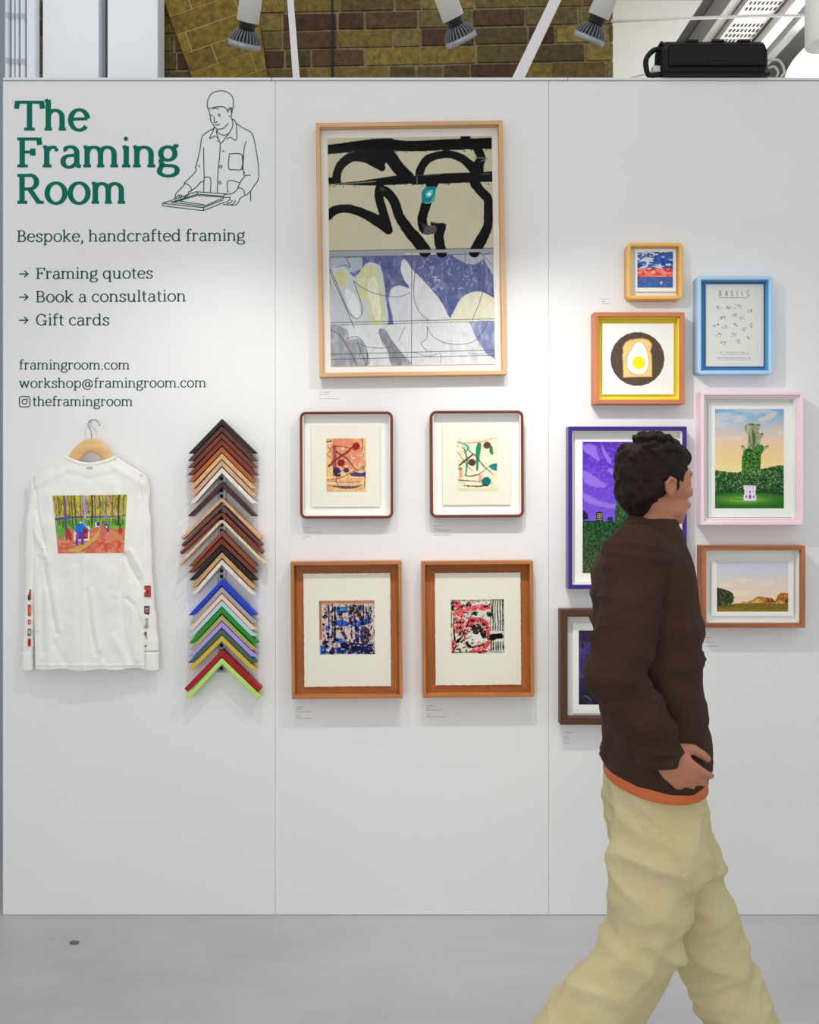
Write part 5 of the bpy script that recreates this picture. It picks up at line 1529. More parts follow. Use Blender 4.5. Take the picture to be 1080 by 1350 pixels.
# ================================================================== mitred corner samples on their rail
def chevron(apex, endx_l, endx_r, endy, col_mat, label, depth=0.036, vt=7.2, rounded=0.0, cut='flat', front=-0.048):
    """apex, ends: photo points of the outer edge; vt = vertical thickness in photo pixels"""
    y = front
    A = W(292 + 0.4, apex, y); L = W(endx_l, endy, y); R = W(endx_r, endy, y)
    t_ = vt * mpp(y)
    o = empty('frame_corner_sample', (A.x, 0, A.z), label, 'corner sample', 'mitred frame corner samples')
    q = lambda p: (p.x - A.x, p.z - A.z)
    l, r = q(L), q(R); a = (0.0, 0.0)
    sl = abs(l[1]) / abs(l[0]); sr = abs(r[1]) / abs(r[0])
    if cut == 'flat':
        li = (l[0] + t_ / sl, l[1]); ri = (r[0] - t_ / sr, r[1])
    else:
        k = t_ * 0.5
        li = (l[0] + k, l[1] - k); ri = (r[0] - k, r[1] - k)
    ai = (0.0, -t_)
    if rounded > 0:
        rr = rounded
        def rnd(c, p, s_):
            d1 = Vector((p[0] - c[0], p[1] - c[1])).normalized() * s_; d2 = Vector((-(p[0] - c[0]), p[1] - c[1])).normalized() * s_
            P0 = Vector(c) + d2; P2 = Vector(c) + d1; out = []
            for i in range(9):
                u = i / 8; out.append(tuple(P0 * (1 - u) ** 2 + Vector(c) * 2 * u * (1 - u) + P2 * u * u))
            return out
        outer = [l] + rnd(a, r, rr) + [r]; inner = [ri] + rnd(ai, r, max(.002, rr - t_ * .6))[::-1] + [li]
    else:
        outer = [l, a, r]; inner = [ri, ai, li]
    poly = outer + inner
    bm = bmesh.new()
    n = len(outer)
    def layer(yy): return [bm.verts.new((x, yy, z)) for x, z in poly]
    F_ = layer(y); B_ = layer(y + depth)
    m = len(poly)
    for i in range(n - 1):      # quads between outer and inner edge
        j = m - 1 - i
        bm.faces.new((F_[i], F_[i + 1], F_[j - 1], F_[j])); bm.faces.new((B_[i], B_[j], B_[j - 1], B_[i + 1]))
    for i in range(m):
        k = (i + 1) % m
        bm.faces.new((F_[i], B_[i], B_[k], F_[k]))
    bmesh.ops.recalc_face_normals(bm, faces=bm.faces[:])
    es = [e for e in bm.edges if all(abs(v.co.y - y) < 1e-6 for v in e.verts) and len(e.link_faces) == 2 and e.calc_face_angle(0) > .6]
    bmesh.ops.bevel(bm, geom=es, offset=0.0009 if not rounded else 0.0035, segments=1 if not rounded else 3, affect='EDGES', profile=.5)
    obj('moulding', bm, col_mat, o)
    bm = bmesh.new()
    add_box(bm, -.012, .012, y + depth - .004, -.005, -t_ * 1.18, -t_ * 0.8)
    obj('mounting_block', bm, M_block, o)
    return o
M_block = plain('dark_mounting_block', (40, 40, 42), 0.6)
def wd1(n, c, **k): return wood(n, c, axis='d', grain=45, **k)
CS = [  # apex y, end left x, end right x, end y, colour, material kind, words
 (552.3, 248.3, 339.2, 598, (30, 29, 31), 'p', 'black corner sample, topmost of the column'),
 (561.5, 247.5, 339.0, 607.6, (92, 52, 40), 'w', 'dark brown corner sample directly below the topmost black one'),
 (570.5, 247.5, 338.5, 616.6, (112, 60, 44), 'w', 'brown corner sample, third from the top of the column'),
 (579.3, 247.0, 340.5, 626.6, (128, 52, 34), 'w', 'red-brown corner sample above the orange-brown one near the top'),
 (588.8, 247.5, 338.5, 635.5, (176, 96, 52), 'w', 'orange-brown corner sample above the pale wooden ones near the top'),
 (597.7, 249.0, 338.0, 644.0, (220, 178, 128), 'w', 'pale yellow wood corner sample just under the orange-brown one'),
 (606.8, 250.0, 338.5, 654.0, (214, 172, 136), 'w', 'pinkish pale wood corner sample just above the upper white one'),
 (616.3, 250.5, 338.5, 663.5, (236, 226, 214), 'w', 'white stained corner sample under the pale wood ones in the upper group'),
 (635.0, 247.0, 339.0, 680.7, (70, 38, 32), 'w', 'very dark brown corner sample standing alone under the upper white one'),
 (655.8, 238.3, 345.5, 709.2, (216, 168, 122), 'r', 'light tan rounded corner sample, top of the rounded set'),
 (665.2, 238.5, 346.5, 718.4, (110, 68, 62), 'r', 'mauve-brown rounded corner sample below the light tan rounded one'),
 (674.2, 236.8, 347.6, 728.2, (134, 56, 38), 'r', 'red-brown rounded corner sample in the middle of the column'),
 (683.6, 235.0, 351.5, 743.0, (232, 204, 170), 'r', 'cream rounded corner sample, widest and lowest of the rounded set'),
 (699.5, 248.3, 339.5, 746.8, (138, 74, 46), 'w', 'mid brown corner sample under the wide cream rounded one'),
 (709.8, 247.8, 339.0, 755.0, (120, 52, 34), 'w', 'dark red wood corner sample above the lower black one'),
 (718.8, 249.0, 339.5, 765.2, (34, 22, 20), 'w', 'near-black corner sample in the middle group'),
 (728.3, 251.0, 338.5, 774.6, (206, 162, 108), 'w', 'tan corner sample directly below the near-black one'),
 (737.8, 252.0, 338.0, 783.8, (234, 222, 208), 'w', 'whitewashed corner sample just above the bright blue one'),
 (764.2, 248.4, 338.8, 811.2, (18, 52, 196), 'p', 'bright blue corner sample, top of the painted set'),
 (773.8, 250.2, 339.5, 821.2, (164, 160, 166), 'p', 'grey corner sample directly under the bright blue one'),
 (782.8, 248.6, 338.0, 830.0, (238, 200, 176), 'p', 'peach corner sample between the grey and pale aqua ones'),
 (791.8, 248.3, 338.5, 838.6, (174, 206, 210), 'p', 'pale aqua corner sample directly above the vivid green one'),
 (800.6, 248.5, 340.5, 848.4, (14, 138, 26), 'p', 'vivid green corner sample below the pale aqua one'),
 (810.9, 249.5, 339.0, 856.8, (166, 166, 100), 'p', 'olive corner sample directly under the vivid green one'),
 (819.8, 247.8, 338.8, 865.6, (172, 146, 222), 'p', 'lilac corner sample between the olive and dark teal ones'),
 (829.0, 247.6, 338.5, 874.0, (62, 96, 86), 'p', 'dark teal corner sample above the mustard yellow one'),
 (838.0, 247.0, 339.0, 883.0, (208, 176, 56), 'p', 'mustard yellow corner sample above the deep red one'),
 (856.8, 243.0, 345.0, 908.0, (158, 12, 22), 'p', 'deep red corner sample near the bottom of the column'),
 (867.3, 245.6, 344.5, 917.5, (186, 220, 112), 'p', 'lime green corner sample, lowest of the column')]
for i, (ay, xl, xr, ey, col, kind, words) in enumerate(CS):
    nm = 'sample_finish_%02d' % (i + 1)
    mat = plain(nm, col, 0.45, var=0.03, spec=.3) if kind == 'p' else wd1(nm, col, dark=0.8, light=1.12)
    last = i >= 27
    chevron(ay, xl, xr, ey, mat, words, vt={'p': 7.4, 'w': 7.2, 'r': 5.6}[kind] if not last else 9.0,
            rounded=0.016 if kind == 'r' else (0.007 if i == 28 else 0.0), cut='flat' if kind != 'r' and not last else 'square')
# slotted rail they clip to
rail = empty('slotted_rail', (W(292.5, 0, 0).x, 0, W(0, 720, 0).z), 'dark slotted metal rail behind the column of corner samples', 'rail')
zt_, zb_ = W(0, 560, 0).z - rail.location.z, W(0, 886, 0).z - rail.location.z
bm = bmesh.new(); add_box(bm, -.0155, .0155, -.0045, -.0005, zb_, zt_)
obj('rail_plate', bm, plain('grey_rail_steel', (120, 126, 128), 0.35, metal=0.6), rail)
bm = bmesh.new()
add_box(bm, -.0155, -.0125, -.010, -.0045, zb_, zt_); add_box(bm, .0125, .0155, -.010, -.0045, zb_, zt_)
obj('rail_lips', bm, plain('rail_lip_steel', (150, 154, 156), 0.35, metal=0.6), rail)
bm = bmesh.new(); z = zb_ + .008
while z < zt_ - .015:
    add_box(bm, -.006, .006, -.0052, -.004, z, z + .013); z += .021
tag(obj('slots', bm, plain('rail_slot_black', (16, 18, 18), 0.8), rail), kind='stuff')

# ================================================================== wooden hanger
YH = -0.034
hg = empty('clothes_hanger', (W(120.5, 0, YH).x, YH, W(0, 588, YH).z), 'pale wooden clothes hanger hooked on the wall inside the white shirt', 'hanger')
def hloc(px, py, y=YH):
    p_ = W(px, py, y); return Vector((p_.x - hg.location.x, y - YH, p_.z - hg.location.z))
bm = bmesh.new()
mid = [(62, 638, 2.6), (72, 632, 3.4), (88, 615, 5.6), (100, 600, 7.4), (109, 591.5, 8.2), (120.5, 587, 8.8), (132, 592, 8.2), (141, 601, 7.2), (153, 616, 5.6), (168, 631, 3.4), (177, 637, 2.6)]
rings = []
cm = catmull(mid, 5)
for i, (x, yv, hh) in enumerate(cm):
    a_, b_ = cm[max(0, i - 1)], cm[min(len(cm) - 1, i + 1)]
    d = Vector((b_[0] - a_[0], 0, -(b_[1] - a_[1]))).normalized(); nrm = Vector((-d.z, 0, d.x))
    c_ = hloc(x, yv); h_ = hh * mpp(YH); th_ = .0075
    rings.append([c_ + nrm * h_ * math.sin(t2) + Vector((0, th_ * math.cos(t2), 0)) for t2 in [2 * PI * k / 16 for k in range(16)]])
loft(bm, rings)
obj('hanger_arms', bm, wood('beech', (232, 190, 130), dark=.86, light=1.06, grain=50, axis='x'), hg, True)
bm = bmesh.new()
hk = [(120.5, 582, 0), (120.5, 572, 0), (119.6, 568, .001), (116.5, 563.5, .006), (114.8, 558.5, .012), (117, 554.8, .014), (121, 553.2, .012), (126, 554.6, .010), (129.3, 558, .010), (130.4, 561, .010)]
add_tube(bm, [Vector(v) for v in catmull([tuple(hloc(x, yv) + Vector((0, yy, 0))) for x, yv, yy in hk], 6)], .0022, 8)
M_steel = plain('polished_steel', (170, 170, 172), 0.22, metal=1.0)
obj('hook', bm, M_steel, hg, True)
p_ = W(119.5, 556.5, -0.01)
bm = bmesh.new(); add_tube(bm, [(p_.x, 0.0, p_.z), (p_.x, -0.020, p_.z), (p_.x, -0.024, p_.z + .004)], .0021, 8)
c_ = Vector((p_.x, -.01, p_.z))
for v in bm.verts: v.co -= c_
tag(obj('wall_nail', bm, M_steel, loc=c_), 'small steel nail in the wall holding the hanger hook', 'nail')

# ================================================================== white long-sleeved shirt, its back to us
M_cot, nt_, b_ = newmat('white_cotton_jersey')
v_ = objvec(nt_)
nt_.links.new(mix_col(nt_, noise(nt_, 6, 3, v_), rgba((234, 233, 225)), rgba((243, 242, 236))), b_.inputs['Base Color'])
b_.inputs['Roughness'].default_value = 0.9; b_.inputs['Specular IOR Level'].default_value = 0.15
b_.inputs['Sheen Weight'].default_value = 0.15
bump(nt_, b_, noise(nt_, 500, 2, v_), 0.15, 0.0006)
SX, SZ = W(117, 0, 0).x, W(0, 745, 0).z
shirt = empty('long_sleeved_shirt', (SX, 0, SZ), 'white long-sleeved shirt with a printed woodland picture on its back, on the hanger', 'shirt')

def seg_d(X, Y, pts):
    D = np.full(X.shape, 1e9)
    for (ax, ay), (bx_, by) in zip(pts[:-1], pts[1:]):
        dx, dy = bx_ - ax, by - ay
        t2 = np.clip(((X - ax) * dx + (Y - ay) * dy) / (dx * dx + dy * dy), 0, 1)
        D = np.minimum(D, np.hypot(X - ax - t2 * dx, Y - ay - t2 * dy))
    return D
FOLDS = [  # polyline, height in m (minus = valley), width in px
 ([(43, 630), (47, 660), (52, 690), (60, 724)], -.0045, 2.2), ([(39, 660), (44, 700), (56, 722)], .003, 3),
 ([(60, 724), (54, 750), (50, 790), (49, 830)], .004, 3.5), ([(57, 738), (62, 770), (70, 815), (75, 835)], -.004, 3.2), ([(52, 735), (55, 780), (56, 860)], -.0035, 3.5),
 ([(62, 735), (70, 780), (78, 830)], .0025, 5),
 ([(187, 628), (183, 660), (174, 700), (165, 731)], -.0045, 2.2), ([(165, 731), (172, 748), (180, 762), (188, 772)], -.006, 2.4), ([(172, 726), (182, 745), (192, 765)], .004, 3.5),
 ([(165, 735), (160, 780), (163, 830), (172, 870)], -.003, 4), ([(172, 770), (176, 820), (180, 870)], .0035, 5),
 ([(110, 732), (110, 800), (109, 880)], .0022, 3.5), ([(114, 780), (118, 820), (127, 862)], -.0032, 3.2), ([(120, 780), (126, 830), (134, 872)], .0025, 4),
 ([(158, 745), (146, 800), (134, 856)], .0026, 5), ([(150, 790), (142, 830), (136, 868)], -.0026, 4), ([(85, 760), (84, 820), (86, 880)], -.0016, 8), ([(96, 750), (98, 820), (98, 880)], .0022, 7),
 ([(60, 780), (64, 840), (66, 880)], .003, 5), ([(150, 640), (162, 690), (160, 740)], .002, 6), ([(66, 650), (64, 700), (66, 740)], .002, 6),
 ([(90, 625), (118, 632), (150, 624)], -.0014, 4), ([(50, 640), (90, 618)], .0016, 4), ([(190, 640), (152, 616)], .0016, 4),
 ([(168, 790), (178, 800), (188, 830)], -.003, 3), ([(72, 850), (84, 872)], -.002, 4), ([(150, 840), (168, 874)], .002, 5)]
rs_ = np.random.default_rng(5)
NZ = vnoise(330, 220, 34, rs_, 3) - .5
def shirt_front(X, Y):
    """depth of the cloth in front of the wall at photo point X, Y"""
    u = np.clip((X - 38) / 158, 0, 1)
    h = 0.036 + 0.024 * np.sqrt(np.clip(np.sin(PI * u), 0, 1)) * (0.75 + 0.25 * np.clip((Y - 610) / 80, 0, 1))
    for pts, a_, s2 in FOLDS:
        h = h + a_ * 1.5 * np.exp(-(seg_d(X, Y, pts) / s2) ** 2)
    ix = np.clip((X - 10).astype(int), 0, 219); iy = np.clip((Y - 590).astype(int), 0, 329)
    h = h + NZ[iy, ix] * 0.010
    h = h + 0.0018 * np.exp(-((Y - 877) / 1.6) ** 2)
    edge = np.minimum(1, np.minimum(u, 1 - u) / 0.05)
    return -(0.022 + (h - 0.022) * np.sqrt(np.clip(edge, 0, 1)))
nu, nv = 230, 330
uu = np.linspace(0, 1, nu); vv = np.linspace(0, 1, nv)
topx = np.interp(uu, [0, .03, .16, .32, .40, .50, .60, .70, .85, .97, 1], [36.5, 40, 62, 86, 100, 118, 137, 152.5, 172, 193.5, 197.5])
topy = np.interp(uu, [0, .03, .16, .32, .40, .50, .60, .70, .85, .97, 1], [642, 631, 617, 603.5, 608.5, 610.5, 608.5, 603.5, 615, 629, 642])
botx = np.interp(uu, [0, 1], [46.8, 190.8])
boty = 883 + 1.2 * np.sin(uu * 19) - 1.0 * np.cos(uu * 7)
leftx = np.interp(vv, [0, .18, .4, 1], [36.5, 38.5, 43.0, 46.8]); rightx = np.interp(vv, [0, .2, .42, .6, 1], [197.5, 195.5, 191.5, 190.2, 190.8])
U, V = np.meshgrid(uu, vv)
PX = topx[None, :] * (1 - V) + botx[None, :] * V
lin_l = 36.5 * (1 - V) + 46.8 * V; lin_r = 197.5 * (1 - V) + 190.8 * V
PX = PX + (leftx[:, None] - lin_l) * (1 - U) + (rightx[:, None] - lin_r) * U
PY = topy[None, :] * (1 - V) + boty[None, :] * V
YY = shirt_front(PX, PY)
def to_world(px, py, yy):
    d_ = yy - CAMY
    return np.stack([CAMX + (px - PX0) * d_ / FPX - SX, yy, CAMZ + (PY0 - py) * d_ / FPX - SZ], -1)
Ff = to_world(PX, PY, YY).reshape(-1, 3); Bk = to_world(PX, PY, np.full_like(YY, -0.016)).reshape(-1, 3)
Bk[:, 0] = Ff[:, 0]; Bk[:, 2] = Ff[:, 2]
ii = np.arange(nu * nv).reshape(nv, nu); N_ = nu * nv
f1 = np.stack([ii[:-1, :-1], ii[1:, :-1], ii[1:, 1:], ii[:-1, 1:]], -1).reshape(-1, 4)
f2 = (f1[:, ::-1] + N_)
rim = np.concatenate([ii[0, :-1], ii[:-1, -1], ii[-1, ::-1][:-1], ii[::-1, 0][:-1]])
nx_ = np.roll(rim, -1)
f3 = np.stack([rim, nx_, nx_ + N_, rim + N_], -1)
grid_object('body', np.concatenate([Ff, Bk]), np.concatenate([f1, f2, f3]), shirt, [M_cot], smooth=True)

def sleeve(path, name_, yc_, ty):
    """path: (centre px, py, width px)"""
    cp = catmull(path, 8); bm = bmesh.new(); rings = []
    for k, (x, yv, w_) in enumerate(cp):
        c_ = W(x, yv, yc_); hw = w_ / 2 * mpp(yc_)
        wob = .0012 * math.sin(k * .9) + .0008 * math.sin(k * 2.3 + 1)
        tk = ty * min(1.0, .25 + k / 20.0)
        rings.append([(c_.x - SX + (hw + wob) * math.cos(t2), yc_ + (tk + wob) * math.sin(t2) * (1 + .08 * math.sin(3 * t2 + k * .2)), c_.z - SZ) for t2 in [2 * PI * j / 28 for j in range(28)]])
    loft(bm, rings); return obj(name_, bm, M_cot, shirt, True)
SL = [(51, 636, 8), (47.5, 655, 15), (44, 690, 18), (41.5, 740, 15), (39.8, 790, 13), (38.0, 835, 13.5), (37.2, 860, 14)]
SRr = [(183, 636, 8), (186, 655, 17), (188, 690, 22), (190.5, 740, 20), (194.0, 790, 19), (198.0, 830, 19), (200.5, 858, 19)]
sleeve(SL, 'sleeve', -.031, .0145); sleeve(SRr, 'sleeve', -.031, .0145)
def cuff(x, y0_, y1_, w_):
    bm = bmesh.new(); rings = []
    for k in range(9):
        yv = y0_ + (y1_ - y0_) * k / 8; hw = w_ / 2 * mpp(-.026) * (1.04 if k in (0,) else 0.96 + .03 * (k / 8))
        c_ = W(x, yv, -.031)
        rings.append([(c_.x - SX + hw * math.cos(t2) * (1 + .012 * math.cos(16 * t2)), -.031 + .0135 * math.sin(t2) * (1 + .03 * math.cos(16 * t2)), c_.z - SZ) for t2 in [2 * PI * j / 64 for j in range(64)]])
    loft(bm, rings); obj('cuff', bm, M_cot, shirt, True)
cuff(36.6, 859, 884.5, 14.6); cuff(200.6, 859, 884.5, 18.6)
# collar band, neck tape
bm = bmesh.new(); rings = []
cc_ = catmull([(85.5, 602.5), (94, 606.5), (105, 610.5), (118, 612.2), (131, 610.5), (144, 606.5), (153, 602.5)], 7)
for k, (x, yv) in enumerate(cc_):
    yy = float(shirt_front(np.array([x]), np.array([max(yv, 612.)]))[0]) + .0015
    c_ = W(x, yv, yy); h_ = 2.6 * mpp(yy)
    rings.append([(c_.x - SX, yy - .0032 * math.cos(t2) , c_.z - SZ + h_ * math.sin(t2)) for t2 in [2 * PI * j / 14 for j in range(14)]])
loft(bm, rings); obj('collar', bm, M_cot, shirt, True)
bm = bmesh.new(); a_ = W(113.5, 615.6, -.06); b2_ = W(121.5, 618.4, -.06)
yy = float(shirt_front(np.array([117.]), np.array([617.]))[0]) - .001
add_box(bm, a_.x - SX, b2_.x - SX, yy, yy + .002, b2_.z - SZ, a_.z - SZ, bev=.0005)
tag(obj('neck_label', bm, plain('pale_grey_label', (176, 178, 176), .8), shirt), 'small grey label')

# printed woodland picture (a plain painted wood with paths and a stooping figure in blue)
c = Cv(80, 108, 965, 806, 0.24, (206, 122, 98), 21)
yy_ = c.Y / c.res + 108; xx_ = c.X / c.res + 80
c.rect(80, 100, 970, 390, (176, 178, 62)); um = yy_ < 385
c.patches((206, 210, 60), 12, .5, .8, um, .1, (.8, 1.6)); c.patches((196, 150, 108), 10, .56, .8, um, .1, (.8, 1.8)); c.patches((120, 100, 70), 6, .60, .8, um, .08, (.6, 2)); c.patches((236, 176, 150), 7, .64, .8, um & (yy_ > 250), .08)
c.rect(80, 380, 970, 520, (124, 176, 70)); c.patches((70, 130, 60), 8, .55, .7, (yy_ > 380) & (yy_ < 520), .08, (1, 2)); c.patches((168, 206, 90), 8, .6, .7, (yy_ > 380) & (yy_ < 520), .08, (1, 2))
c.poly([(80, 500), (260, 500), (300, 640), (80, 640)], (110, 164, 66), 1, 6); c.stroke([(90, 395), (300, 372), (600, 372), (960, 362)], [34, 26, 18, 14], (88, 84, 160), .95, 5)
c.poly([(80, 640), (250, 600), (330, 640), (500, 560), (620, 470), (680, 470), (760, 500), (965, 560), (965, 810), (80, 810)], (212, 112, 92), 1, 6)
lm = yy_ > 560
c.patches((226, 140, 112), 16, .5, .8, lm, .12); c.patches((204, 72, 62), 14, .62, .8, lm, .1); c.poly([(200, 770), (420, 700), (560, 600), (650, 500), (600, 640), (480, 740), (300, 790)], (206, 178, 84), .85, 8, smooth=True)
c.poly([(760, 530), (860, 560), (950, 640), (950, 690), (860, 640)], (206, 160, 84), .8, 8, smooth=True); c.stroke([(400, 780), (480, 740), (560, 680)], 10, (140, 80, 50), .8, 4); c.patches((226, 196, 120), 8, .64, .6, lm, .1, (2, 1))
for x, w_, col in ((215, 30, (120, 92, 120)), (720, 24, (170, 130, 160)), (340, 14, (80, 60, 60)), (300, 12, (96, 70, 66)), (545, 18, (60, 50, 60)), (580, 12, (110, 70, 70)), (640, 12, (96, 80, 110)), (870, 18, (60, 56, 50)), (800, 10, (110, 84, 70)), (140, 8, (90, 70, 60)), (410, 10, (100, 80, 84)), (930, 8, (100, 84, 70)), (260, 8, (110, 90, 70))):
    c.stroke([(x, 108), (x + rg.uniform(-6, 6), 250), (x + rg.uniform(-8, 8), 400), (x + rg.uniform(-4, 4), 470)], w_, col, .95, 3)
c.stroke([(215, 380), (212, 500), (210, 640)], 30, (104, 84, 140), .95, 4); c.stroke([(465, 105), (455, 200), (468, 300), (455, 380), (460, 470)], [34, 30, 32, 26, 24], (196, 176, 216), 1, 4); c.stroke([(470, 130), (460, 240), (470, 330)], 7, (120, 100, 180), .9, 2)
c.stroke([(880, 380), (885, 440), (900, 490)], 26, (70, 80, 60), .9, 4); c.stroke([(730, 400), (735, 460)], 18, (150, 120, 150), .9, 3)
for k in range(60):
    x = rg.uniform(90, 960); c.stroke([(x, rg.uniform(120, 240)), (x + rg.uniform(-20, 20), rg.uniform(240, 370))], rg.uniform(3, 7), rg.choice([(90, 70, 50), (120, 70, 60), (80, 90, 50), (140, 110, 60), (100, 84, 110)]), .8, 2)
for k in range(26):
    x = rg.uniform(110, 940); c.stroke([(x, rg.uniform(385, 420)), (x + rg.uniform(-6, 6), rg.uniform(430, 520))], rg.uniform(4, 9), (60, 96, 50), .85, 2)
c.poly([(350, 480), (512, 484), (502, 656), (300, 662), (308, 548)], (236, 226, 222)); c.poly([(400, 500), (490, 500), (486, 632), (360, 640)], (150, 34, 40), 1, 3); c.ell(462, 590, 24, 26, (214, 66, 60), 1, 3)
c.poly([(320, 540), (350, 470), (395, 445), (440, 470), (500, 530), (494, 548), (430, 500), (420, 560), (345, 560)], (40, 116, 206), 1, 4, smooth=True)
c.stroke([(365, 560), (345, 620), (335, 700)], [44, 40, 34], (96, 76, 190), 1, 3); c.stroke([(400, 560), (412, 620), (410, 690)], [44, 36, 34], (70, 80, 196), 1, 3); c.stroke([(350, 570), (336, 640)], 18, (190, 76, 140), .9, 3); c.ell(400, 436, 15, 14, (232, 226, 210), 1, 2)
c.poly([(206, 520), (235, 500), (262, 540), (278, 640), (235, 640), (215, 590)], (204, 54, 48), 1, 6, smooth=True); c.ell(905, 535, 28, 36, (176, 74, 54), 1, 6)
c.poly([(580, 440), (640, 425), (645, 490), (585, 496)], (232, 232, 240)); c.poly([(600, 436), (640, 430), (640, 480), (604, 482)], (60, 50, 150), 1, 2); c.poly([(690, 490), (735, 455), (760, 500), (755, 560)], (70, 84, 110), 1, 3); c.poly([(704, 488), (732, 478), (745, 522)], (190, 214, 214), 1, 2); c.stroke([(670, 420), (720, 470)], 5, (60, 60, 60))
def on_shirt(X, Y_, Z):
    u = (X + .5); v = (.5 - Z)
    px = (69.2 * (1 - u) + 167.3 * u) * (1 - v) + (76.8 * (1 - u) + 163.3 * u) * v
    py = (653.5 * (1 - u) + 652.2 * u) * (1 - v) + (729.6 * (1 - u) + 728.8 * u) * v
    yy = shirt_front(px, py) - .0009
    q_ = to_world(px, py, yy); return q_[..., 0], q_[..., 1], q_[..., 2]
c.mesh('printed_picture', shirt, 1, 1, 0, 0, 0, fn=on_shirt)
# small printed pictures down the outside of each sleeve
def sleeve_print(x0, x1, y0_, y1_, cols, path):
    cp = np.array(catmull(path, 8))
    c = Cv(0, 0, 10, 10, 1.6, cols[0], int(x0 + y0_)); c.rect(2.2, 2.2, 7.8, 7.8, cols[1], 1, .6)
    if len(cols) > 2: c.ell(5, 5.4, 2, 2, cols[2], 1, .4)
    def fn(X, Y_, Z):
        px = x0 + (X + .5) * (x1 - x0); py = y0_ + (.5 - Z) * (y1_ - y0_)
        cx_ = np.interp(py, cp[:, 1], cp[:, 0]); hw = np.interp(py, cp[:, 1], cp[:, 2]) / 2
        s_ = np.clip((px - cx_) / (hw + .25), -1, 1)
        yy = -.031 - .0162 * np.sqrt(1 - s_ * s_) - .0012
        q_ = to_world(px, py, yy); return q_[..., 0], q_[..., 1], q_[..., 2]
    c.mesh('sleeve_print', shirt, 1, 1, 0, 0, 0, fn=fn)
for y0_, y1_, cols in ((777, 791, [(90, 40, 40), (200, 60, 50)]), (797, 812, [(206, 70, 44), (224, 110, 70)]), (817, 823, [(206, 60, 60), (230, 150, 120)]), (829, 838, [(90, 70, 80), (226, 220, 214)]), (842, 852, [(200, 40, 50), (160, 30, 44)])):
    sleeve_print(36.6, 40.6, y0_, y1_, cols, SL)
for y0_, y1_, x1_, cols in ((772, 787, 199, [(170, 60, 50), (214, 96, 80), (120, 40, 40)]), (799, 810, 197, [(74, 60, 56), (206, 190, 180), (190, 50, 50)]), (815, 828, 195, [(140, 170, 120), (206, 222, 190), (110, 120, 110)]), (833, 843, 193.5, [(110, 80, 76), (150, 110, 100)]), (847, 853, 193, [(90, 90, 110), (120, 120, 140)])):
    sleeve_print(190.2, x1_, y0_, y1_, cols, SRr)
# ================================================================== person walking past, to the right
YP = -1.143
def ell_bm(bm, c, r, rot=None, seg=20):
    res = bmesh.ops.create_uvsphere(bm, u_segments=seg, v_segments=max(8, seg // 2), radius=1.0)
    Mx = Matrix.Translation(Vector(c)) @ (rot.to_4x4() if rot is not None else Matrix.Identity(4)) @ Matrix.Diagonal((r[0], r[1], r[2], 1))
    for v in res['verts']: v.co = Mx @ v.co
def cap_bm(bm, pts, rs, seg=14):
    """tapered limb with round ends through pts"""
    add_tube(bm, pts, list(rs), seg)
    for p_, r_2 in zip(pts, rs): ell_bm(bm, p_, (r_2, r_2, r_2), seg=seg)
def vn3(P, rng):
    """smooth value noise at points P (n, 3)"""
    T = rng.random((32, 32, 32))
    I = np.floor(P).astype(int); F_ = P - I; F_ = F_ * F_ * (3 - 2 * F_); I &= 31; K_ = (I + 1) & 31
    out = 0
    for dx in (0, 1):
        for dy in (0, 1):
            for dz in (0, 1):
                w = (F_[:, 0] if dx else 1 - F_[:, 0]) * (F_[:, 1] if dy else 1 - F_[:, 1]) * (F_[:, 2] if dz else 1 - F_[:, 2])
                out = out + w * T[(K_ if dx else I)[:, 0], (K_ if dy else I)[:, 1], (K_ if dz else I)[:, 2]]
    return out
def fuse(name, bm, mat, parent, vox, smooth_it=6, folds=None, fac=.5):
    """one continuous surface out of overlapping limbs; folds(co) gives the cloth's relief in metres"""
    o = obj(name, bm, mat, parent, True)
    r = o.modifiers.new('fuse', 'REMESH'); r.mode = 'VOXEL'; r.voxel_size = vox; r.use_smooth_shade = True
    if smooth_it:
        s_ = o.modifiers.new('soften', 'SMOOTH'); s_.iterations = smooth_it; s_.factor = fac
    dg = bpy.context.evaluated_depsgraph_get(); dg.update()
    me = bpy.data.meshes.new_from_object(o.evaluated_get(dg)); o.modifiers.clear()
    old = o.data; o.data = me; bpy.data.meshes.remove(old); me.name = name
    if folds is not None:
        n = len(me.vertices)
        co = np.empty(n * 3, np.float32); me.vertices.foreach_get('co', co); co = co.reshape(-1, 3).astype(float)
        nr = np.empty(n * 3, np.float32); me.vertices.foreach_get('normal', nr); nr = nr.reshape(-1, 3)
        co = co + nr * folds(co)[:, None]
        me.vertices.foreach_set('co', co.astype(np.float32).ravel()); me.update()
    me.polygons.foreach_set('use_smooth', [True] * len(me.polygons))
    return o
def creases(seed, freq, amp, dirv=(0, 0, 1), warp=.35, cover=.5):
    """soft ridged creases running roughly across dirv"""
    rng = np.random.default_rng(seed)
    d_ = np.array(dirv, float); d_ /= np.linalg.norm(d_)
    def f(co):
        al = co @ d_
        P = co * np.array(freq[:1] * 3, float) + d_ * (al * (freq[1] - freq[0]))[:, None]
        P = P + warp * (vn3(co * 5 + 7, rng)[:, None] - .5) * 4
        n = vn3(P + 13.3, rng)
        rid = 1 - np.abs(2 * n - 1)
        m = np.clip((vn3(co * 4.5 + 3.1, rng) - (1 - cover) + .15) / .3, 0, 1)
        return amp * (rid ** 2 - .35) * m
    return f
def both(*fs): return lambda co: sum(f(co) for f in fs)

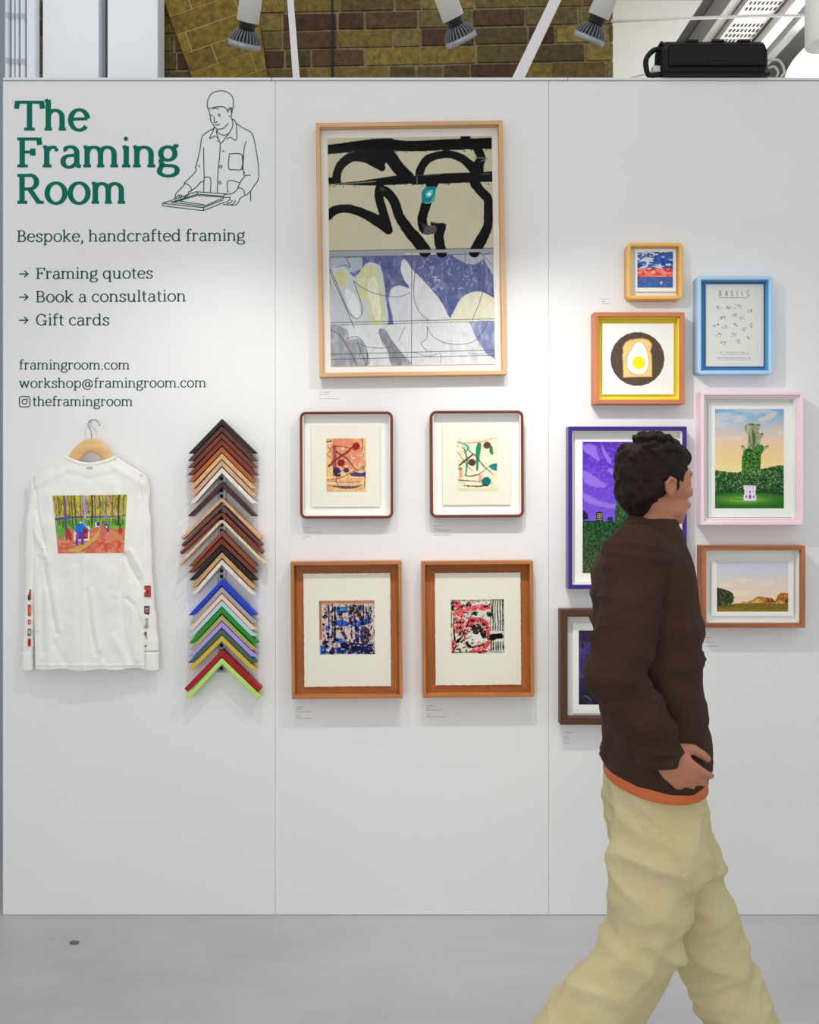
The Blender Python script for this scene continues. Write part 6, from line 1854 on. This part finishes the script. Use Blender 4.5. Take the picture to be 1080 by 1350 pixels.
base = W(868, 1030, YP); base.z = 0
per = empty('person', (base.x, YP, 0), 'person in dark brown jacket and wide beige trousers walking right past the wall', 'person')
def J(px, py, dy=0.0):
    p_ = W(px, py, YP + dy); return Vector((p_.x - base.x, dy, p_.z))
# joints
neck0, neck1 = J(852, 712), J(864, 676)
headc = J(866, 641); HS = .90
ns, ne, nw = J(842, 742, -.170), J(812, 893, -.205), J(872, 992, -.20)
fs, fe, fw_ = J(852, 742, .170), J(838, 893, .20), J(836, 1000, .19)
nh, nk, na = J(862, 1035, -.085), J(850, 1238, -.095), J(742, 1400, -.09)
fh_, fk, fa = J(874, 1035, .085), J(926, 1232, .09), J(1022, 1448, .09)
pel = J(864, 1030)
chest = J(850, 800)

M_skin, nt_, b_ = newmat('skin')
v_ = objvec(nt_)
nt_.links.new(mix_col(nt_, noise(nt_, 30, 4, v_), rgba((176, 112, 84)), rgba((196, 132, 102))), b_.inputs['Base Color'])
b_.inputs['Roughness'].default_value = 0.5; b_.inputs['Subsurface Weight'].default_value = 0.08; b_.inputs['Subsurface Radius'].default_value = (.01, .004, .002)
M_hair = plain('dark_brown_hair', (36, 24, 17), 0.65, var=0.3, scale=160, bumpy=.5, spec=.2)

def cloth_mat(name, c1, c2, sc=8, r=.85):
    m, nt, b = newmat(name); v = objvec(nt)
    w_ = noise(nt, 700, 2, v)
    f = noise(nt, sc, 3, v)
    c = mix_col(nt, f, rgba(c1), rgba(c2)); c = mix_col(nt, 1.0, c, ramp(nt, w_, [(.3, (.86, .86, .86, 1)), (.7, (1.08, 1.08, 1.08, 1))]), 'MULTIPLY')
    nt.links.new(c, b.inputs['Base Color']); b.inputs['Roughness'].default_value = r; b.inputs['Specular IOR Level'].default_value = .15
    bump(nt, b, w_, .12, .001)
    return m
M_jkt = cloth_mat('dark_brown_suede', (52, 36, 28), (76, 54, 42))
M_trs = cloth_mat('beige_cotton_twill', (198, 186, 136), (220, 208, 164))

# head frame: x forward, z up, turned a little towards the wall
hr = Matrix.Rotation(math.radians(14), 3, 'Z') @ Matrix.Rotation(math.radians(4), 3, 'Y')
H_ = lambda x, y, z: headc + hr @ (Vector((x, y, z)) * HS)
bm = bmesh.new()
def he(c_, r): ell_bm(bm, H_(*c_), [q_ * HS for q_ in r], hr, 24)
he((-.012, 0, .022), (.093, .074, .088)); he((.030, 0, .015), (.058, .064, .070)); he((.038, 0, -.045), (.050, .050, .052)); he((.058, 0, -.078), (.026, .026, .022))
he((-.005, 0, -.045), (.060, .056, .045)); he((.020, -.040, -.062), (.040, .016, .020)); he((.020, .040, -.062), (.040, .016, .020))
he((.070, 0, .036), (.016, .048, .014)); he((.080, 0, .020), (.008, .009, .022))
for s_ in (-1, 1):
    he((.060, s_ * .038, -.010), (.020, .020, .018)); he((.084, s_ * .010, -.018), (.009, .007, .007))
    # ear: rim, lobe and bowl
    cap_bm(bm, [H_(-.004, s_ * .076, -.020), H_(.004, s_ * .079, -.006), H_(.000, s_ * .084, .016), H_(-.014, s_ * .087, .020), H_(-.024, s_ * .085, .006), H_(-.018, s_ * .081, -.012), H_(-.006, s_ * .077, -.024)], [.0055] * 7, 8)
    he((-.010, s_ * .075, .000), (.014, .006, .020))
cap_bm(bm, [H_(.078, 0, .026), H_(.088, 0, .006), H_(.099, 0, -.013), H_(.090, 0, -.021)], [.0065, .0075, .0085, .007], 12)
he((.089, 0, -.040), (.011, .022, .0055)); he((.086, 0, -.050), (.011, .020, .006)); he((.080, 0, -.044), (.012, .026, .014))
# neck, trunk, limbs under the clothes
cap_bm(bm, [H_(-.022, 0, -.03), neck1, neck0, chest], [.049, .050, .060, .09], 18)
cap_bm(bm, [chest, J(856, 900), pel], [.10, .105, .11], 18)
for a_, b2_, c_ in ((ns, ne, nw), (fs, fe, fw_)):
    cap_bm(bm, [neck0 + Vector((0, 0, -.05)), a_], [.06, .045], 14); cap_bm(bm, [a_, (a_ + b2_) / 2, b2_], [.048, .042, .034], 14)
    cap_bm(bm, [b2_, b2_ * .6 + c_ * .4, c_], [.034, .036, .025], 14)
for a_, b2_, c_ in ((nh, nk, na), (fh_, fk, fa)):
    cap_bm(bm, [pel, a_ * .8 + pel * .2], [.085, .060], 14); cap_bm(bm, [a_ * .8 + pel * .2, (a_ + b2_) / 2, b2_], [.060, .062, .050], 14); cap_bm(bm, [b2_, b2_ * .65 + c_ * .35, c_], [.050, .052, .034], 14)
def hand(wrist, d, nrm, thumb_side, curl=.35):
    """d: finger direction, nrm: way the palm faces; fingers curl towards it"""
    d = Vector(d).normalized(); nrm = (Vector(nrm) - d * Vector(nrm).dot(d)).normalized(); sd = d.cross(nrm).normalized() * thumb_side
    R = Matrix((sd, nrm, d)).transposed()
    ell_bm(bm, wrist + d * .048, (.038, .015, .050), R, 20); ell_bm(bm, wrist + d * .030 + sd * .020 + nrm * .006, (.016, .014, .030), R, 14)
    cap_bm(bm, [wrist - d * .02, wrist + d * .02], [.026, .024], 12)
    for k, (o_, L_) in enumerate(((.029, .070), (.010, .080), (-.009, .074), (-.027, .058))):
        p0 = wrist + d * (.078 - abs(o_) * .25) + sd * o_; dirv = (d + sd * o_ * 2.2).normalized(); pts = [p0 - dirv * .02]; ang = curl * (1 + .15 * k)
        for j, fr_ in enumerate((.0, .46, .30, .24)):
            if j:
                dirv = (dirv * math.cos(ang) + nrm * math.sin(ang)).normalized()
            pts.append(pts[-1] + dirv * (L_ * fr_ if j else .02))
        cap_bm(bm, pts, [.0095, .0095, .0088, .0080, .0070], 10)
    p0 = wrist + d * .022 + sd * .028 + nrm * .008
    cap_bm(bm, [p0, p0 + (d * .7 + sd * .6 + nrm * .3).normalized() * .034, p0 + (d * .7 + sd * .6 + nrm * .3).normalized() * .034 + (d * .95 + sd * .12 + nrm * .35).normalized() * .030,
                p0 + (d * .7 + sd * .6 + nrm * .3).normalized() * .034 + (d * .95 + sd * .12 + nrm * .35).normalized() * .030 + (d * .9 + nrm * .5).normalized() * .022], [.014, .0118, .0104, .0082], 10)
hand(nw, (.72, .0, -.70), (.1, 1, .2), 1, .38)
hand(fw_, (.10, .0, -1), (.1, -1, 0), -1, .34)
for a_, toe in ((na, Vector((.17, -.01, -.14))), (fa, Vector((.19, .01, .01)))):
    cap_bm(bm, [a_, a_ + toe * .5 + Vector((0, 0, -.03)), a_ + toe], [.036, .034, .026], 12)
fuse('body', bm, M_skin, per, .0036, 4)
# eyes and brows
for s_ in (-1, 1):
    bm = bmesh.new(); ell_bm(bm, H_(.0690, s_ * .030, .014), (.0110, .0125, .0085), hr, 16)
    e_ = obj('eye', bm, plain('eye_white', (214, 208, 200), .3), per, True)
    bm = bmesh.new(); ell_bm(bm, H_(.0782, s_ * .0305, .013), (.0035, .0055, .0055), hr, 12); obj('iris', bm, plain('dark_iris', (38, 24, 18), .2), e_, True)
    bm = bmesh.new(); cap_bm(bm, [H_(.083, s_ * .014, .036), H_(.079, s_ * .030, .040), H_(.067, s_ * .046, .035)], [.0032, .0036, .0022], 8); obj('eyebrow', bm, M_hair, per, True)
bm = bmesh.new()
ell_bm(bm, H_(.0865, 0, -.0445), (.0070, .018, .0022), hr, 14)
obj('mouth', bm, plain('lip_line', (104, 50, 44), .5), per, True)
# hair: short, full on top, covering the back down to the nape
bm = bmesh.new()
def hh_(c_, r): ell_bm(bm, H_(*c_), [q_ * HS for q_ in r], hr, 24)
hh_((-.022, 0, .038), (.095, .082, .084)); hh_((.020, 0, .078), (.062, .064, .038)); hh_((-.054, 0, -.008), (.056, .068, .068)); hh_((.046, 0, .080), (.032, .050, .026)); hh_((-.052, 0, -.055), (.030, .044, .028))
for s_ in (-1, 1): hh_((.006, s_ * .066, .040), (.026, .014, .030)); hh_((.012, s_ * .070, .012), (.008, .007, .022)); hh_((-.040, s_ * .060, .0), (.028, .020, .040))
for k in range(60):
    a_ = rg.uniform(0, 2 * PI); e2 = rg.uniform(.1, 1.5)
    c_ = (-.02 + .088 * math.cos(a_) * math.cos(e2), .078 * math.sin(a_) * math.cos(e2), .045 + .088 * math.sin(e2))
    hh_(c_, (.012, .012, .010))
fuse('hair', bm, M_hair, per, .0035, 1, creases(3, (60, 60), .006, cover=1.2))

# ---- jacket
def ering(px, py, rx, ry, dy=0.0, n=28, tilt=0.0):
    c_ = J(px, py, dy)
    return [(c_.x + rx * math.cos(2 * PI * k / n), c_.y + ry * math.sin(2 * PI * k / n), c_.z + tilt * math.cos(2 * PI * k / n)) for k in range(n)]
bm = bmesh.new()
loft(bm, [ering(862, 1012, .100, .178), ering(862, 1008, .112, .188), ering(861, 975, .115, .190), ering(858, 925, .108, .184), ering(854, 870, .112, .190), ering(849, 800, .116, .198),
          ering(847, 760, .108, .198), ering(849, 730, .094, .180), ering(853, 708, .078, .13), ering(856, 692, .062, .080), ering(858, 684, .056, .060)])
# placket and pocket flap edges
# standing collar
cap_bm(bm, [J(842, 694, -.052), J(838, 690, 0), J(842, 694, .052)], [.022, .024, .022], 12)
cap_bm(bm, [J(842, 694, -.052), J(868, 700, -.060), J(886, 712, -.03)], [.022, .020, .016], 12); cap_bm(bm, [J(842, 694, .052), J(868, 700, .060), J(886, 712, .03)], [.022, .020, .016], 12)
jk = fuse('jacket', bm, M_jkt, per, .0075, 5, both(creases(8, (7, 22), .012, (0.25, 0, 1), cover=.75), creases(9, (16, 34), .004, (-.3, 0, 1), cover=.8)))
for a_, b2_, c_, sd_ in ((ns, ne, nw, 11), (fs, fe, fw_, 12)):
    bm = bmesh.new(); e1 = b2_ * .25 + a_ * .75
    cap_bm(bm, [a_ + Vector((.004, -a_.y * .14, .004)), e1, b2_, b2_ * .5 + c_ * .5, c_ * .93 + b2_ * .07], [.072, .068, .062, .056, .046], 22)
    fuse('sleeve', bm, M_jkt, per, .006, 4, both(creases(sd_, (9, 34), .012, (b2_ - a_), cover=.95), creases(sd_ + 5, (14, 40), .005, (c_ - b2_), cover=.8)))
for a_, b2_, dyy in ((nw, ne, 0), (fw_, fe, 0)):
    bm = bmesh.new(); d_ = (a_ - b2_).normalized()
    add_tube(bm, [a_ - d_ * .042, a_ - d_ * .030, a_ - d_ * .008, a_ - d_ * .002], [.044, .048, .046, .040], 24)
    obj('cuff', bm, M_jkt, per, True)
# orange under-layer showing at the hem
bm = bmesh.new(); loft(bm, [ering(862, 1026, .104, .176), ering(862, 1024, .111, .184), ering(862, 1005, .106, .178), ering(862, 996, .10, .17)])
obj('undershirt_hem', bm, plain('rust_orange_jersey', (214, 112, 62), .85, var=.08), per, True)

# ---- trousers
bm = bmesh.new()
loft(bm, [ering(863, 990, .082, .145), ering(863, 1012, .092, .155), ering(864, 1030, .102, .162), ering(866, 1065, .110, .172), ering(868, 1100, .116, .176), ering(871, 1135, .10, .16)])
cap_bm(bm, [nh + Vector((0, .012, -.13)), nh * .5 + nk * .5, nk, nk * .5 + na * .5, na * .93 + nk * .07], [.096, .094, .086, .084, .084], 22)
cap_bm(bm, [fh_ + Vector((0, -.012, -.13)), fh_ * .5 + fk * .5, fk, fk * .5 + fa * .5, fa * .93 + fk * .07], [.096, .092, .086, .080, .084], 22)
fuse('trousers', bm, M_trs, per, .0075, 6, both(creases(21, (6, 17), .018, (0.35, 0, 1), cover=.85), creases(22, (9, 26), .009, (-.5, .2, 1), cover=.7)))
# ---- shoes
M_shoe = plain('dark_shoe_leather', (40, 34, 30), .5); M_sole = plain('pale_rubber_sole', (196, 190, 176), .7)
for a_, d_, dy_ in ((na, Vector((.62, 0, -.78)), 0), (fa, Vector((.97, 0, .12)), 0)):
    d_ = d_.normalized(); side = Vector((0, 1, 0)); up = side.cross(d_) * -1
    if up.z < 0: up = -up
    h_ = a_ - up * .045 - d_ * .05
    sh = bmesh.new(); R = Matrix((d_, side, up)).transposed()
    ell_bm(sh, h_ + d_ * .02 + up * .02, (.060, .038, .045), R, 18); ell_bm(sh, h_ + d_ * .10, (.085, .044, .034), R, 18); ell_bm(sh, h_ + d_ * .18 - up * .006, (.060, .046, .026), R, 18)
    so = fuse('shoe', sh, M_shoe, per, .006, 4)
    sl = bmesh.new(); ell_bm(sl, h_ + d_ * .11 - up * .032, (.145, .046, .012), R, 24)
    obj('sole', sl, M_sole, so, True)
# added fill lamps without fixtures; the overhead one on the left is cooler
def area(name, loc, target, size, power, col):
    L = bpy.data.lights.new(name, 'AREA'); L.energy = power; L.size = size; L.color = col
    o = bpy.data.objects.new(name, L); COL.objects.link(o)
    o.location = loc
    o.rotation_euler = (Vector(target) - Vector(loc)).to_track_quat('-Z', 'Y').to_euler()
    return o
area('overhead_fill', (-1.5, -3.6, 5.2), (-0.5, 0, 1.2), 3.0, 14, (0.90, 0.955, 1.0))  # unseen soft fill from above, added to raise the ambient level
area('overhead_fill', (2.2, -3.2, 5.2), (0.8, 0, 1.0), 3.0, 8, (1.0, 0.99, 0.97))
area('passage_fill', (3.2, 1.7, 2.9), (2.4, 2.6, 4.6), 1.2, 45, (0.98, 0.99, 1.0))  # fill added inside the passage, aimed upwards to stand for bounced light
area('passage_fill', (1.9, 0.9, 2.2), (1.1, 1.4, 3.6), 0.8, 14, (1.0, 0.99, 0.96))
area('front_fill', (-1.4, -5.3, 1.0), (0.9, 0, 0.5), 2.6, 30, (1.0, 0.99, 0.99))  # soft fill added behind the camera to lift the lower wall
